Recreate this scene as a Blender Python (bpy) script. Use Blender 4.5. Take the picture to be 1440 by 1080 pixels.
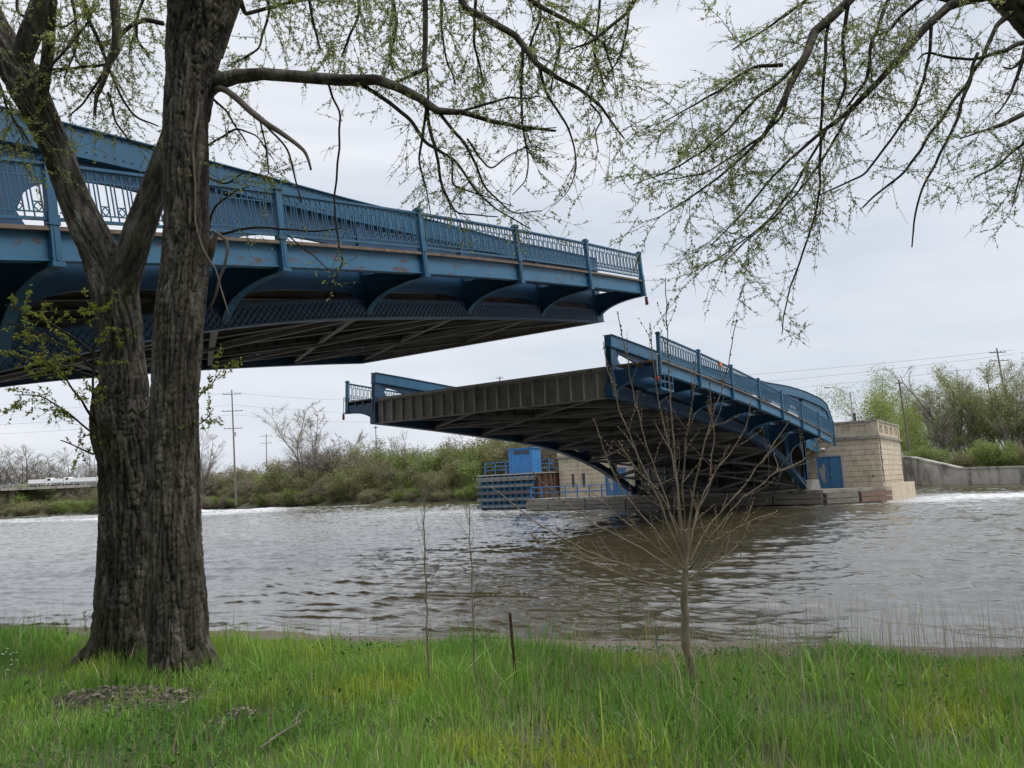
import bpy, math, random
import numpy as np
from mathutils import Vector, Matrix
random.seed(7); RNG = np.random.default_rng(7)
PI = math.pi
scene = bpy.context.scene
for o in list(bpy.data.objects): bpy.data.objects.remove(o)

# ------------------------------------------------------------------ camera
YAW, PIT, ROL, FPX, HCAM = math.radians(34.05), math.radians(7.66), math.radians(2.42), 1085.27, 2.594
FW = np.array([math.cos(YAW)*math.cos(PIT), math.sin(YAW)*math.cos(PIT), math.sin(PIT)])
RT = np.array([math.sin(YAW), -math.cos(YAW), 0.0]); UP = np.cross(RT, FW)
R2 = RT*math.cos(ROL) - UP*math.sin(ROL); U2 = RT*math.sin(ROL) + UP*math.cos(ROL)
CAM = np.array([0, 0, HCAM])
cd = bpy.data.cameras.new('camera'); cam = bpy.data.objects.new('camera', cd)
scene.collection.objects.link(cam)
cam.matrix_world = Matrix(((R2[0], U2[0], -FW[0], CAM[0]), (R2[1], U2[1], -FW[1], CAM[1]), (R2[2], U2[2], -FW[2], CAM[2]), (0, 0, 0, 1)))
cd.sensor_fit = 'HORIZONTAL'; cd.sensor_width = 36; cd.lens = FPX/1440*36; cd.clip_end = 6000; cd.clip_start = 0.05
scene.camera = cam
def at(x, y, z):                       # a point z metres deep along the line of sight through a photo pixel
    return CAM + (FW + R2*(x-720)/FPX - U2*(y-540)/FPX)*z
def onp(x, y, ax, val):
    d = FW + R2*(x-720)/FPX - U2*(y-540)/FPX
    return CAM + d*(val-CAM[ax])/d[ax]

# ------------------------------------------------------------------ world, sun, exposure
world = bpy.data.worlds.new('World'); scene.world = world; world.use_nodes = True
wn = world.node_tree.nodes; wl = world.node_tree.links; wn.clear()
SUN_EL, SUN_AZ = math.radians(55), math.radians(-82)     # azimuth from +X, counter-clockwise
sky = wn.new('ShaderNodeTexSky'); sky.sky_type = 'NISHITA'; sky.sun_disc = False
sky.sun_elevation = SUN_EL; sky.sun_rotation = math.radians(90) - SUN_AZ; sky.dust_density = 3; sky.air_density = 1
tc = wn.new('ShaderNodeTexCoord'); sep = wn.new('ShaderNodeSeparateXYZ'); wl.new(tc.outputs['Generated'], sep.inputs[0])
mp = wn.new('ShaderNodeMapping'); mp.inputs['Scale'].default_value = (1.2, 1.2, 5.5); mp.inputs['Rotation'].default_value = (.05, .03, .6)
wl.new(tc.outputs['Generated'], mp.inputs[0])
nz = wn.new('ShaderNodeTexNoise'); nz.inputs['Scale'].default_value = 1.7; nz.inputs['Detail'].default_value = 7; nz.inputs['Roughness'].default_value = .52
nz.inputs['Distortion'].default_value = .25
wl.new(mp.outputs[0], nz.inputs['Vector'])
cr = wn.new('ShaderNodeValToRGB'); e = cr.color_ramp.elements
e[0].position = .32; e[0].color = (5.25, 5.75, 6.5, 1); e[1].position = .7; e[1].color = (7.2, 7.4, 7.85, 1)
wl.new(nz.outputs[0], cr.inputs[0])
mixw = wn.new('ShaderNodeMix'); mixw.data_type = 'RGBA'; mixw.inputs[0].default_value = .93
wl.new(sky.outputs[0], mixw.inputs[6]); wl.new(cr.outputs[0], mixw.inputs[7])
mz = wn.new('ShaderNodeMapRange'); mz.interpolation_type = 'SMOOTHSTEP'; wl.new(sep.outputs[2], mz.inputs[0])
mz.inputs[1].default_value = .50; mz.inputs[2].default_value = 1.0; mz.inputs[3].default_value = 1.0; mz.inputs[4].default_value = 2.3
vm = wn.new('ShaderNodeVectorMath'); vm.operation = 'SCALE'; wl.new(mixw.outputs[2], vm.inputs[0]); wl.new(mz.outputs[0], vm.inputs['Scale'])
bg = wn.new('ShaderNodeBackground'); bg.inputs[1].default_value = .1
wl.new(vm.outputs[0], bg.inputs[0])
wo = wn.new('ShaderNodeOutputWorld'); wl.new(bg.outputs[0], wo.inputs[0])
sl = bpy.data.lights.new('sun', 'SUN'); sl.energy = 1.5; sl.angle = math.radians(25); sl.color = (1, .97, .93)
so = bpy.data.objects.new('sun', sl); scene.collection.objects.link(so)
sd = Vector((math.cos(SUN_AZ)*math.cos(SUN_EL), math.sin(SUN_AZ)*math.cos(SUN_EL), math.sin(SUN_EL)))
so.rotation_euler = sd.to_track_quat('Z', 'Y').to_euler()
vs = scene.view_settings; vs.view_transform = 'Standard'; vs.look = 'None'; vs.exposure = .36; vs.gamma = 1; vs.use_curve_mapping = False

# ------------------------------------------------------------------ helpers
COL = scene.collection
class MB:
    def __init__(s): s.v = []; s.f = []; s.n = 0
    def add(s, v, f):
        v = np.asarray(v, float).reshape(-1, 3)
        s.v.append(v); s.f.extend([tuple(i+s.n for i in q) for q in f]); s.n += len(v)
    def box(s, x0, x1, y0, y1, z0, z1):
        v = [(x, y, z) for x in (x0, x1) for y in (y0, y1) for z in (z0, z1)]
        s.add(v, [(0, 1, 3, 2), (4, 6, 7, 5), (0, 4, 5, 1), (2, 3, 7, 6), (0, 2, 6, 4), (1, 5, 7, 3)])
    def bar(s, p, q, w, h, up=(0, 0, 1)):
        p = np.array(p, float); q = np.array(q, float); d = q-p; L = np.linalg.norm(d)
        if L < 1e-6: return
        d = d/L; up = np.array(up, float)
        a = np.cross(d, up)
        if np.linalg.norm(a) < 1e-3: a = np.cross(d, (1, 0, 0))
        a /= np.linalg.norm(a); b = np.cross(a, d)
        v = [c+a*i*w/2+b*j*h/2 for c in (p, q) for i in (-1, 1) for j in (-1, 1)]
        s.add(v, [(0, 1, 3, 2), (4, 6, 7, 5), (0, 4, 5, 1), (2, 3, 7, 6), (0, 2, 6, 4), (1, 5, 7, 3)])
    def strip(s, S, y0, y1, zt, zb):      # swept along local x with a top and a bottom curve
        n = len(S); v = []
        for i in range(n):
            v += [(S[i], y0, zt[i]), (S[i], y1, zt[i]), (S[i], y1, zb[i]), (S[i], y0, zb[i])]
        f = []
        for i in range(n-1):
            a = 4*i; b = a+4
            for k in range(4):
                k2 = (k+1) % 4
                f.append((a+k, b+k, b+k2, a+k2))
        f += [(0, 1, 2, 3), (4*n-1, 4*n-2, 4*n-3, 4*n-4)]
        s.add(v, f)
    def prism(s, poly, mapf, t0, t1):     # polygon of 2-D points, mapf(u, w, t) -> xyz
        n = len(poly)
        v = [mapf(u, w, t0) for u, w in poly]+[mapf(u, w, t1) for u, w in poly]
        f = [tuple(range(n)), tuple(range(2*n-1, n-1, -1))]+[(i, i+n, (i+1) % n+n, (i+1) % n) for i in range(n)]
        s.add(v, f)
    def tube(s, P, R, n=6, cap=True):
        P = np.asarray(P, float); m = len(P)
        if m < 2: return
        R = np.broadcast_to(np.asarray(R, float), (m,))
        T = np.gradient(P, axis=0); T /= (np.linalg.norm(T, axis=1, keepdims=True)+1e-12)
        a = np.cross(T[0], (0.3, 0.2, 1.0)); a /= np.linalg.norm(a)+1e-9
        ang = np.linspace(0, 2*PI, n, endpoint=False); ca = np.cos(ang)[:, None]; sa = np.sin(ang)[:, None]
        out = np.empty((m, n, 3))
        for i in range(m):
            a = a-T[i]*np.dot(a, T[i]); a /= np.linalg.norm(a)+1e-9
            b = np.cross(T[i], a)
            out[i] = P[i]+R[i]*(ca*a+sa*b)
        f = [(i*n+k, i*n+(k+1) % n, (i+1)*n+(k+1) % n, (i+1)*n+k) for i in range(m-1) for k in range(n)]
        if cap: f += [tuple(range(n-1, -1, -1)), tuple((m-1)*n+k for k in range(n))]
        s.add(out.reshape(-1, 3), f)
    def lathe(s, prof, c=(0, 0, 0), n=16):
        m = len(prof); v = [(c[0]+r*math.cos(2*PI*k/n), c[1]+r*math.sin(2*PI*k/n), c[2]+z) for r, z in prof for k in range(n)]
        f = [(i*n+k, i*n+(k+1) % n, (i+1)*n+(k+1) % n, (i+1)*n+k) for i in range(m-1) for k in range(n)]
        f += [tuple(range(n-1, -1, -1)), tuple((m-1)*n+k for k in range(n))]
        s.add(v, f)
    def mesh(s, name, smooth=False):
        me = bpy.data.meshes.new(name)
        v = np.concatenate(s.v) if s.v else np.zeros((0, 3))
        me.from_pydata(v.tolist(), [], s.f)
        if smooth: me.polygons.foreach_set('use_smooth', np.ones(len(me.polygons), bool))
        me.update(); return me
def obj(name, mb, mat, parent=None, smooth=False, loc=None, rot=None, **props):
    me = mb if isinstance(mb, bpy.types.Mesh) else mb.mesh(name, smooth)
    if mat and not len(me.materials): me.materials.append(mat)
    o = bpy.data.objects.new(name, me); COL.objects.link(o)
    if parent: o.parent = parent
    if loc is not None: o.location = loc
    if rot is not None: o.rotation_euler = rot
    for k, v in props.items(): o[k] = v
    return o
def empty(name, loc, rot=(0, 0, 0), **props):
    o = bpy.data.objects.new(name, None); COL.objects.link(o); o.location = loc; o.rotation_euler = rot
    o.empty_display_size = .2
    for k, v in props.items(): o[k] = v
    return o
def copy_tree(o, parent=None):
    c = o.copy(); COL.objects.link(c); c.parent = parent
    for ch in list(o.children): copy_tree(ch, c)
    return c
def quads(name, V, nper, faces, mat, colors=None, smooth=False):   # V (N, nper, 3), same faces for every item
    N = len(V); V = np.asarray(V, np.float32)
    lens = np.array([len(f) for f in faces]); flat = np.concatenate([np.array(f) for f in faces])
    idx = (flat[None, :]+np.arange(N)[:, None]*nper).ravel()
    me = bpy.data.meshes.new(name)
    me.vertices.add(N*nper); me.vertices.foreach_set('co', V.ravel())
    me.loops.add(len(idx)); me.loops.foreach_set('vertex_index', idx.astype(np.int32))
    me.polygons.add(N*len(faces))
    allens = np.tile(lens, N); starts = np.concatenate([[0], np.cumsum(allens)[:-1]])
    me.polygons.foreach_set('loop_start', starts.astype(np.int32)); me.polygons.foreach_set('loop_total', allens.astype(np.int32))
    me.update(calc_edges=True)
    if smooth: me.polygons.foreach_set('use_smooth', np.ones(len(me.polygons), bool))
    if colors is not None:
        ca = me.color_attributes.new('Col', 'FLOAT_COLOR', 'POINT')
        c = np.ones((N, nper, 4), np.float32); c[:, :, :3] = colors if colors.ndim == 3 else colors[:, None, :]
        ca.data.foreach_set('color', c.ravel())
    if mat: me.materials.append(mat)
    return me
def grid_mesh(name, X, Y, Z, mat, smooth=True):
    n, m = X.shape; V = np.stack([X, Y, Z], -1).reshape(-1, 3).astype(np.float32)
    i, j = np.meshgrid(np.arange(n-1), np.arange(m-1), indexing='ij'); a = (i*m+j).ravel()
    F = np.stack([a, a+m, a+m+1, a+1], -1).astype(np.int32)
    me = bpy.data.meshes.new(name); me.vertices.add(len(V)); me.vertices.foreach_set('co', V.ravel())
    me.loops.add(F.size); me.loops.foreach_set('vertex_index', F.ravel()); me.polygons.add(len(F))
    me.polygons.foreach_set('loop_start', np.arange(0, F.size, 4, dtype=np.int32)); me.polygons.foreach_set('loop_total', np.full(len(F), 4, np.int32))
    me.update(calc_edges=True)
    if smooth: me.polygons.foreach_set('use_smooth', np.ones(len(F), bool))
    me.materials.append(mat); return me
def hash3(i, j, k, s=0):
    h = (i*374761393+j*668265263+k*2147483647*0+k*1274126177+s*974634777) & 0xffffffff
    h = ((h ^ (h >> 13))*1103515245) & 0xffffffff
    h = ((h ^ (h >> 16))*2654435761) & 0xffffffff
    return ((h ^ (h >> 15)) & 0xffffff)/float(0xffffff)
def vnoise(x, y, z, s=0):
    x, y, z = np.broadcast_arrays(x, y, z)
    xi = np.floor(x).astype(np.int64); yi = np.floor(y).astype(np.int64); zi = np.floor(z).astype(np.int64)
    fx, fy, fz = x-xi, y-yi, z-zi
    fx = fx*fx*(3-2*fx); fy = fy*fy*(3-2*fy); fz = fz*fz*(3-2*fz)
    r = 0
    for a in (0, 1):
        for b in (0, 1):
            for c in (0, 1):
                w = (fx if a else 1-fx)*(fy if b else 1-fy)*(fz if c else 1-fz)
                r = r+w*hash3(xi+a, yi+b, zi+c, s)
    return r*2-1
def fbm(x, y, z, o=4, s=0):
    r = 0; a = 1.0; t = 0
    for i in range(o):
        r = r+a*vnoise(x*2**i, y*2**i, z*2**i, s+i); t += a; a *= .5
    return r/t

# ------------------------------------------------------------------ materials
def mat_new(name):
    m = bpy.data.materials.new(name); m.use_nodes = True; nt = m.node_tree
    b = nt.nodes.get('Principled BSDF'); return m, nt, b
def N(nt, t, **kw):
    n = nt.nodes.new(t)
    for k, v in kw.items():
        if k in n.inputs.keys(): n.inputs[k].default_value = v
        else: setattr(n, k, v)
    return n
def ramp(nt, src, stops):
    r = nt.nodes.new('ShaderNodeValToRGB'); el = r.color_ramp.elements
    while len(el) < len(stops): el.new(.5)
    for i, (p, c) in enumerate(stops):
        el[i].position = p; el[i].color = (*c, 1) if len(c) == 3 else c
    nt.links.new(src, r.inputs[0]); return r
def noise(nt, scale, detail=5, rough=.55, coord='Object', mscale=(1, 1, 1), dist=0):
    t = nt.nodes.new('ShaderNodeTexCoord'); mpn = nt.nodes.new('ShaderNodeMapping'); mpn.inputs['Scale'].default_value = mscale
    nt.links.new(t.outputs[coord], mpn.inputs[0])
    n = N(nt, 'ShaderNodeTexNoise', Scale=scale, Detail=detail, Roughness=rough, Distortion=dist)
    nt.links.new(mpn.outputs[0], n.inputs['Vector']); return n
def mixc(nt, fac, a, b, blend='MIX'):
    m = nt.nodes.new('ShaderNodeMix'); m.data_type = 'RGBA'; m.blend_type = blend
    for s, i in ((fac, 0), (a, 6), (b, 7)):
        if isinstance(s, (int, float)): m.inputs[i].default_value = s
        elif isinstance(s, tuple): m.inputs[i].default_value = (*s, 1)
        else: nt.links.new(s, m.inputs[i])
    return m.outputs[2]
def bump(nt, b, h, strength=.3, dist=.02):
    bn = N(nt, 'ShaderNodeBump', Strength=strength, Distance=dist); nt.links.new(h, bn.inputs['Height']); nt.links.new(bn.outputs[0], b.inputs['Normal'])
def surf(name, c1, c2, scale=3, rough=.6, bscale=40, bstr=.2, bdist=.01, coord='Object', stain=None, stain_scale=1.2, stain_lo=.55, stain_hi=.7, mscale=(1, 1, 1), smscale=(1, 1, 1), metal=0):
    m, nt, b = mat_new(name)
    n = noise(nt, scale, 6, .6, coord, mscale); r = ramp(nt, n.outputs[0], [(.3, c1), (.7, c2)]); out = r.outputs[0]
    if stain:
        n2 = noise(nt, stain_scale, 7, .65, coord, smscale, .4); r2 = ramp(nt, n2.outputs[0], [(stain_lo, (0, 0, 0)), (stain_hi, (1, 1, 1))])
        out = mixc(nt, r2.outputs[0], out, stain)
    nt.links.new(out, b.inputs['Base Color']); b.inputs['Roughness'].default_value = rough; b.inputs['Metallic'].default_value = metal
    n3 = noise(nt, bscale, 4, .6, coord); bump(nt, b, n3.outputs[0], bstr, bdist)
    return m
M = {}
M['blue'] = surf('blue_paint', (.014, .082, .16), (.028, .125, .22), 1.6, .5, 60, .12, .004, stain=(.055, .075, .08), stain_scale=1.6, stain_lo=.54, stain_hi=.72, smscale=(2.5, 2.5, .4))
M['blue_shade'] = surf('shaded_blue_paint', (.008, .043, .10), (.014, .068, .14), 1.6, .5, 60, .12, .004, stain=(.04, .06, .07), stain_scale=2.2, stain_lo=.58, stain_hi=.76, smscale=(1, 1, .35))  # railing blue darkened: recess shade put into the girder and bracket colour
M['blue_rust'] = surf('blue_paint_rust_spotted', (.03, .125, .22), (.045, .155, .26), 1.6, .55, 60, .15, .005, stain=(.10, .05, .035), stain_scale=3.0, stain_lo=.57, stain_hi=.66, smscale=(.6, 1, 1.4))
M['bright_blue'] = surf('bright_blue_paint', (.025, .15, .38), (.04, .20, .46), 2, .5, 60, .1, .004)
M['door_blue'] = surf('door_blue_paint', (.035, .13, .27), (.05, .16, .31), 2, .5, 60, .1, .004)
M['steel'] = surf('grey_brown_steel', (.18, .175, .155), (.27, .262, .235), 1.1, .65, 50, .2, .006, stain=(.085, .06, .04), stain_scale=1.7, stain_lo=.56, stain_hi=.72, smscale=(1, 1, .3))
M['steel_shade'] = surf('shaded_stained_steel', (.085, .082, .074), (.14, .135, .12), 1.1, .7, 50, .2, .006, stain=(.06, .045, .03), stain_scale=1.7, stain_lo=.56, stain_hi=.72)  # darker copy of the steel, under-deck shade put into its colour; stains on top
M['steel_mid'] = surf('brace_steel', (.15, .145, .13), (.22, .21, .19), 1.5, .65, 50, .2, .006)
M['steel_light'] = surf('weathered_light_steel', (.26, .25, .23), (.36, .345, .32), 1.5, .6, 50, .2, .006, stain=(.15, .10, .07), stain_scale=2.5, stain_lo=.6, stain_hi=.72)
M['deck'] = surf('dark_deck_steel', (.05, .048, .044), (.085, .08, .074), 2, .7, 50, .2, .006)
M['plank'] = surf('weathered_plank', (.10, .07, .05), (.20, .15, .11), 5, .8, 50, .4, .01, stain=(.05, .035, .03), stain_scale=4)
M['stone'] = surf('tan_concrete', (.42, .35, .25), (.53, .455, .335), 2.5, .8, 30, .35, .012, stain=(.27, .22, .16), stain_scale=1.6, stain_lo=.5, stain_hi=.72, smscale=(1, 1, .4))
M['stone_dark'] = surf('weathered_grey_concrete', (.20, .18, .15), (.33, .30, .25), 1.8, .85, 25, .5, .02, stain=(.09, .075, .06), stain_scale=1.2, stain_lo=.47, stain_hi=.66)
M['patch'] = surf('crumbled_concrete', (.12, .10, .08), (.22, .19, .15), 6, .9, 25, .9, .04)
M['wall'] = surf('river_wall_concrete', (.27, .25, .21), (.42, .39, .335), .5, .85, 8, .4, .03, stain=(.13, .12, .10), stain_scale=.5, stain_lo=.48, stain_hi=.62, smscale=(1, 1, .35))
M['rust'] = surf('rusty_sheet_steel', (.085, .045, .032), (.16, .085, .055), 2.5, .85, 30, .3, .01, smscale=(1, 1, .3))
M['rust_red'] = surf('red_rust', (.13, .085, .065), (.21, .13, .10), 2.5, .85, 30, .4, .01)
M['timber'] = surf('weathered_fender_timber', (.10, .09, .075), (.22, .20, .17), 2, .9, 14, .7, .03, mscale=(1, .3, 2))
M['bark'] = None
M['black'] = surf('black_rubber', (.02, .02, .02), (.035, .035, .035), 5, .7)
M['white'] = surf('white_paint', (.70, .70, .70), (.8, .8, .8), 3, .5)
M['redlens'] = surf('red_lens', (.25, .03, .02), (.3, .04, .03), 3, .3)
M['orange'] = surf('orange_board', (.5, .12, .03), (.6, .16, .04), 3, .6)
M['galv'] = surf('galvanised_grey', (.28, .29, .30), (.36, .37, .38), 3, .5)
M['polewood'] = surf('pole_wood', (.11, .095, .08), (.17, .15, .13), 3, .9, 20, .3, .01, mscale=(4, 4, .3))
M['mud'] = surf('wet_mud', (.085, .068, .05), (.17, .14, .105), 2.5, .75, 12, .8, .03, stain=(.24, .21, .17), stain_scale=6, stain_lo=.6, stain_hi=.7)
M['window'] = surf('dark_glass', (.02, .025, .03), (.03, .035, .04), 2, .15)

def bark_mat(name, c1, c2, c3):
    m, nt, b = mat_new(name)
    n = noise(nt, 9, 8, .62, 'Object', (1, 1, .22), .6); r = ramp(nt, n.outputs[0], [(.30, c1), (.52, c2), (.75, c3)])
    ng = noise(nt, 1.6, 5, .6); rg = ramp(nt, ng.outputs[0], [(.52, (0, 0, 0)), (.72, (1, 1, 1))])
    out = mixc(nt, mixc(nt, .45, (0, 0, 0), rg.outputs[0]), r.outputs[0], (.065, .07, .03))
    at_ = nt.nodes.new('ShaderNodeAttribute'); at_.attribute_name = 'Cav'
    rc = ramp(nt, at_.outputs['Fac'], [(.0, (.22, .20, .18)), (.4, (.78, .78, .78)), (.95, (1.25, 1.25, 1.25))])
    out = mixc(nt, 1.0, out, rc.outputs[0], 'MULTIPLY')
    nt.links.new(out, b.inputs['Base Color']); b.inputs['Roughness'].default_value = .92
    b.inputs['Specular IOR Level'].default_value = .25
    n3 = noise(nt, 42, 7, .65, 'Object', (1, 1, .3), .3); bump(nt, b, n3.outputs[0], 1.0, .02)
    return m
M['bark'] = bark_mat('furrowed_bark', (.04, .034, .027), (.108, .096, .078), (.29, .265, .23))
M['twig'] = surf('twig_bark', (.022, .019, .014), (.045, .038, .028), 6, .9, 80, .3, .004, stain=(.06, .075, .02), stain_scale=1.1, stain_lo=.55, stain_hi=.66)
M['deadwood'] = surf('dead_pale_wood', (.12, .10, .08), (.24, .205, .165), 8, .9, 60, .4, .006)
M['sapling'] = surf('sapling_bark', (.21, .165, .12), (.34, .27, .205), 8, .85, 60, .4, .004)
M['fartwig'] = surf('grey_twigs', (.20, .175, .145), (.31, .275, .23), 1, .95, 5, .1)
M['farbark'] = surf('grey_bark', (.10, .085, .07), (.17, .15, .125), 1, .95, 5, .3)
def leaf_mat(name, trans=.35, rough=.55):
    m, nt, b = mat_new(name)
    a = nt.nodes.new('ShaderNodeAttribute'); a.attribute_name = 'Col'
    nt.links.new(a.outputs['Color'], b.inputs['Base Color']); b.inputs['Roughness'].default_value = rough
    b.inputs['Specular IOR Level'].default_value = .3
    t = nt.nodes.new('ShaderNodeBsdfTranslucent'); nt.links.new(a.outputs['Color'], t.inputs[0])
    mx = nt.nodes.new('ShaderNodeMixShader'); mx.inputs[0].default_value = trans
    out = nt.nodes['Material Output']
    nt.links.new(b.outputs[0], mx.inputs[1]); nt.links.new(t.outputs[0], mx.inputs[2]); nt.links.new(mx.outputs[0], out.inputs[0])
    return m
M['leaf'] = leaf_mat('young_leaf', .6); M['grass'] = leaf_mat('grass_blade', .35); M['farleaf'] = leaf_mat('distant_leaf', .3, .8)

# water: brown silty body with sky reflections, broken foam where the river runs fast
def water_mat():
    m, nt, b = mat_new('silty_river_water')
    g = nt.nodes.new('ShaderNodeNewGeometry')
    def nn(sc, ms, det=6, rg=.6, ds=0.0):
        mpn = nt.nodes.new('ShaderNodeMapping'); mpn.inputs['Scale'].default_value = ms; nt.links.new(g.outputs['Position'], mpn.inputs[0])
        n = N(nt, 'ShaderNodeTexNoise', Scale=sc, Detail=det, Roughness=rg, Distortion=ds); nt.links.new(mpn.outputs[0], n.inputs['Vector']); return n.outputs[0]
    body = ramp(nt, nn(.25, (1, .4, 1)), [(.3, (.056, .046, .024)), (.7, (.082, .067, .038))]).outputs[0]
    a = nt.nodes.new('ShaderNodeAttribute'); a.attribute_name = 'Foam'
    mth = N(nt, 'ShaderNodeMath', operation='ADD'); nt.links.new(a.outputs['Fac'], mth.inputs[0])
    f1 = nn(1.1, (1.5, .4, 1), 10, .82, .9)
    nt.links.new(f1, mth.inputs[1])
    fm = ramp(nt, mth.outputs[0], [(.76, (0, 0, 0)), (1.0, (1, 1, 1))]).outputs[0]
    col = mixc(nt, fm, body, (.72, .72, .71)); nt.links.new(col, b.inputs['Base Color'])
    rr = nt.nodes.new('ShaderNodeMapRange'); nt.links.new(fm, rr.inputs[0]); rr.inputs[3].default_value = .05; rr.inputs[4].default_value = .7
    nt.links.new(rr.outputs[0], b.inputs['Roughness']); b.inputs['IOR'].default_value = 2.4
    h = N(nt, 'ShaderNodeMath', operation='ADD'); nt.links.new(nn(3.2, (1.3, .8, 1), 6, .6, .6), h.inputs[0]); nt.links.new(fm, h.inputs[1])
    bump(nt, b, h.outputs[0], .2, .07)
    return m
M['water'] = water_mat()
def ground_mat():
    m, nt, b = mat_new('grassy_soil')
    n = noise(nt, .9, 8, .65, 'Object'); r = ramp(nt, n.outputs[0], [(.35, (.04, .06, .018)), (.55, (.06, .075, .028)), (.72, (.10, .085, .05))])
    g = nt.nodes.new('ShaderNodeNewGeometry'); sp = nt.nodes.new('ShaderNodeSeparateXYZ'); nt.links.new(g.outputs['Position'], sp.inputs[0])
    mr = nt.nodes.new('ShaderNodeMapRange'); nt.links.new(sp.outputs[2], mr.inputs[0]); mr.inputs[1].default_value = .62; mr.inputs[2].default_value = .9
    n2 = noise(nt, 5, 8, .7, 'Object'); r2 = ramp(nt, n2.outputs[0], [(.3, (.085, .068, .05)), (.55, (.15, .125, .095)), (.72, (.24, .21, .17))])
    nt.links.new(mixc(nt, mr.outputs[0], r2.outputs[0], r.outputs[0]), b.inputs['Base Color']); b.inputs['Roughness'].default_value = .9
    n3 = noise(nt, 25, 6, .7, 'Object'); bump(nt, b, n3.outputs[0], .8, .03)
    return m
M['ground'] = ground_mat()
M['farground'] = surf('far_bank_ground', (.05, .055, .028), (.09, .085, .05), .15, .95, 2, .3, .1)
M['chips'] = surf('grey_wood_chips', (.13, .105, .085), (.30, .26, .22), 14, .95, 30, .5, .01)

# ------------------------------------------------------------------ terrain and water
def shore_x(Y):        # waterline of the near bank
    return np.interp(Y, [-80, -20, -6, .8, 3.5, 5, 8.6, 10.8, 13.7, 20, 60, 320], [34, 19, 15, 13.04, 12.17, 11.8, 10.67, 10.12, 9.5, 8, -12, -90])
def near_h(X, Y):
    d = shore_x(Y)-X    # metres inland
    d = d+.35*fbm(X*.35, Y*.35, 0*X, 3, 5)+.12*fbm(X*2, Y*2, 0*X, 2, 9)
    h = np.interp(d, [-8, -3, -.4, 0, .5, 1.5, 2.6, 3.7, 4.9, 6, 60, 120], [-3, -1.2, -.15, .02, .17, .33, .44, .58, .86, 1.0, 1.3, 3])
    return h+.03*fbm(X*1.3, Y*1.3, 0*X, 3, 3)*(d > .5)
xs = np.concatenate([np.arange(-60, 0, 1.5), np.arange(0, 14, .07), np.arange(14, 46, 1.0)])
ys = np.concatenate([np.arange(-70, -4, 1.5), np.arange(-4, 16, .1), np.arange(16, 120, 1.5)])
gx, gy = np.meshgrid(xs, ys, indexing='ij')
obj('river_bank', grid_mesh('river_bank', gx, gy, near_h(gx, gy), M['ground']), None, kind='structure')
# far ground: one big sheet that carries on to the horizon
def farshore(Y): return np.interp(Y, [-200, -60, -15, 2.5, 19, 60, 116, 208, 253, 278, 420, 1200], [40, 90, 122, 136.4, 149, 147.5, 146, 144.5, 134, 115, 60, -200])
ty = np.concatenate([np.arange(-600, -200, 50), np.arange(-200, 420, 4), np.arange(420, 2600, 80)])
dd = np.concatenate([np.array([-8, -3, 0, 1, 2.5, 5, 9, 15, 25, 40, 60, 90]), np.arange(130, 2600, 120)])
hh = np.interp(dd, [-8, -3, 0, 1, 2.5, 5, 15, 60, 300, 2600], [-3, -1.2, .05, .5, 1.2, 1.8, 2.3, 2.8, 3.5, 6])
gy2, gd = np.meshgrid(ty, dd, indexing='ij'); gx2 = farshore(gy2)+gd
gh = np.broadcast_to(hh, gd.shape)+.25*fbm(gx2*.06, gy2*.06, 0*gx2, 3, 11)*(gd > 0)
obj('far_bank', grid_mesh('far_bank', gx2, gy2, gh, M['farground']), None, kind='structure')
b = MB(); b.box(-2500, 40, -2500, 3500, -3.2, -3.0); b.box(40, 4000, -2500, 3500, -3.25, -3.05)
obj('river_bed', b, M['mud'], kind='structure')

# water surface: polar grid around the viewing bank, waves as real relief
rr_ = np.concatenate([7.5*np.exp(np.linspace(0, math.log(200/7.5), 900)), np.linspace(204, 900, 60)])
aa_ = np.radians(np.concatenate([np.linspace(-60, -3, 40)[:-1], np.linspace(-3, 73, 560), np.linspace(73, 120, 40)[1:]]))
R_, A_ = np.meshgrid(rr_, aa_, indexing='ij'); wx, wy = R_*np.cos(A_), R_*np.sin(A_)
def waves(x, y):
    wxx = x+1.2*fbm(x*.15, y*.1, 0*x, 2, 40); wyy = y+1.2*fbm(x*.15+9, y*.1, 0*x, 2, 41)
    z = .075*fbm(wxx*.42, wyy*.2, 0*x, 3, 21)
    r1 = 1-np.abs(vnoise(wxx*1.35+.3*wyy, wyy*.55, 0*x, 23)); z = z+.055*(r1**2.5-.35)
    r2 = 1-np.abs(vnoise(wxx*2.9-.5*wyy, wyy*1.3, 0*x, 24)); z = z+.026*(r2**2.2-.4)
    z = z+.016*fbm(wxx*6, wyy*3, 0*x, 2, 25)
    return z
wz = waves(wx, wy)
fade = np.interp(R_, [7, 60, 120, 300, 500], [1, 1.25, 1.6, 1.2, 0])
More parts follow.
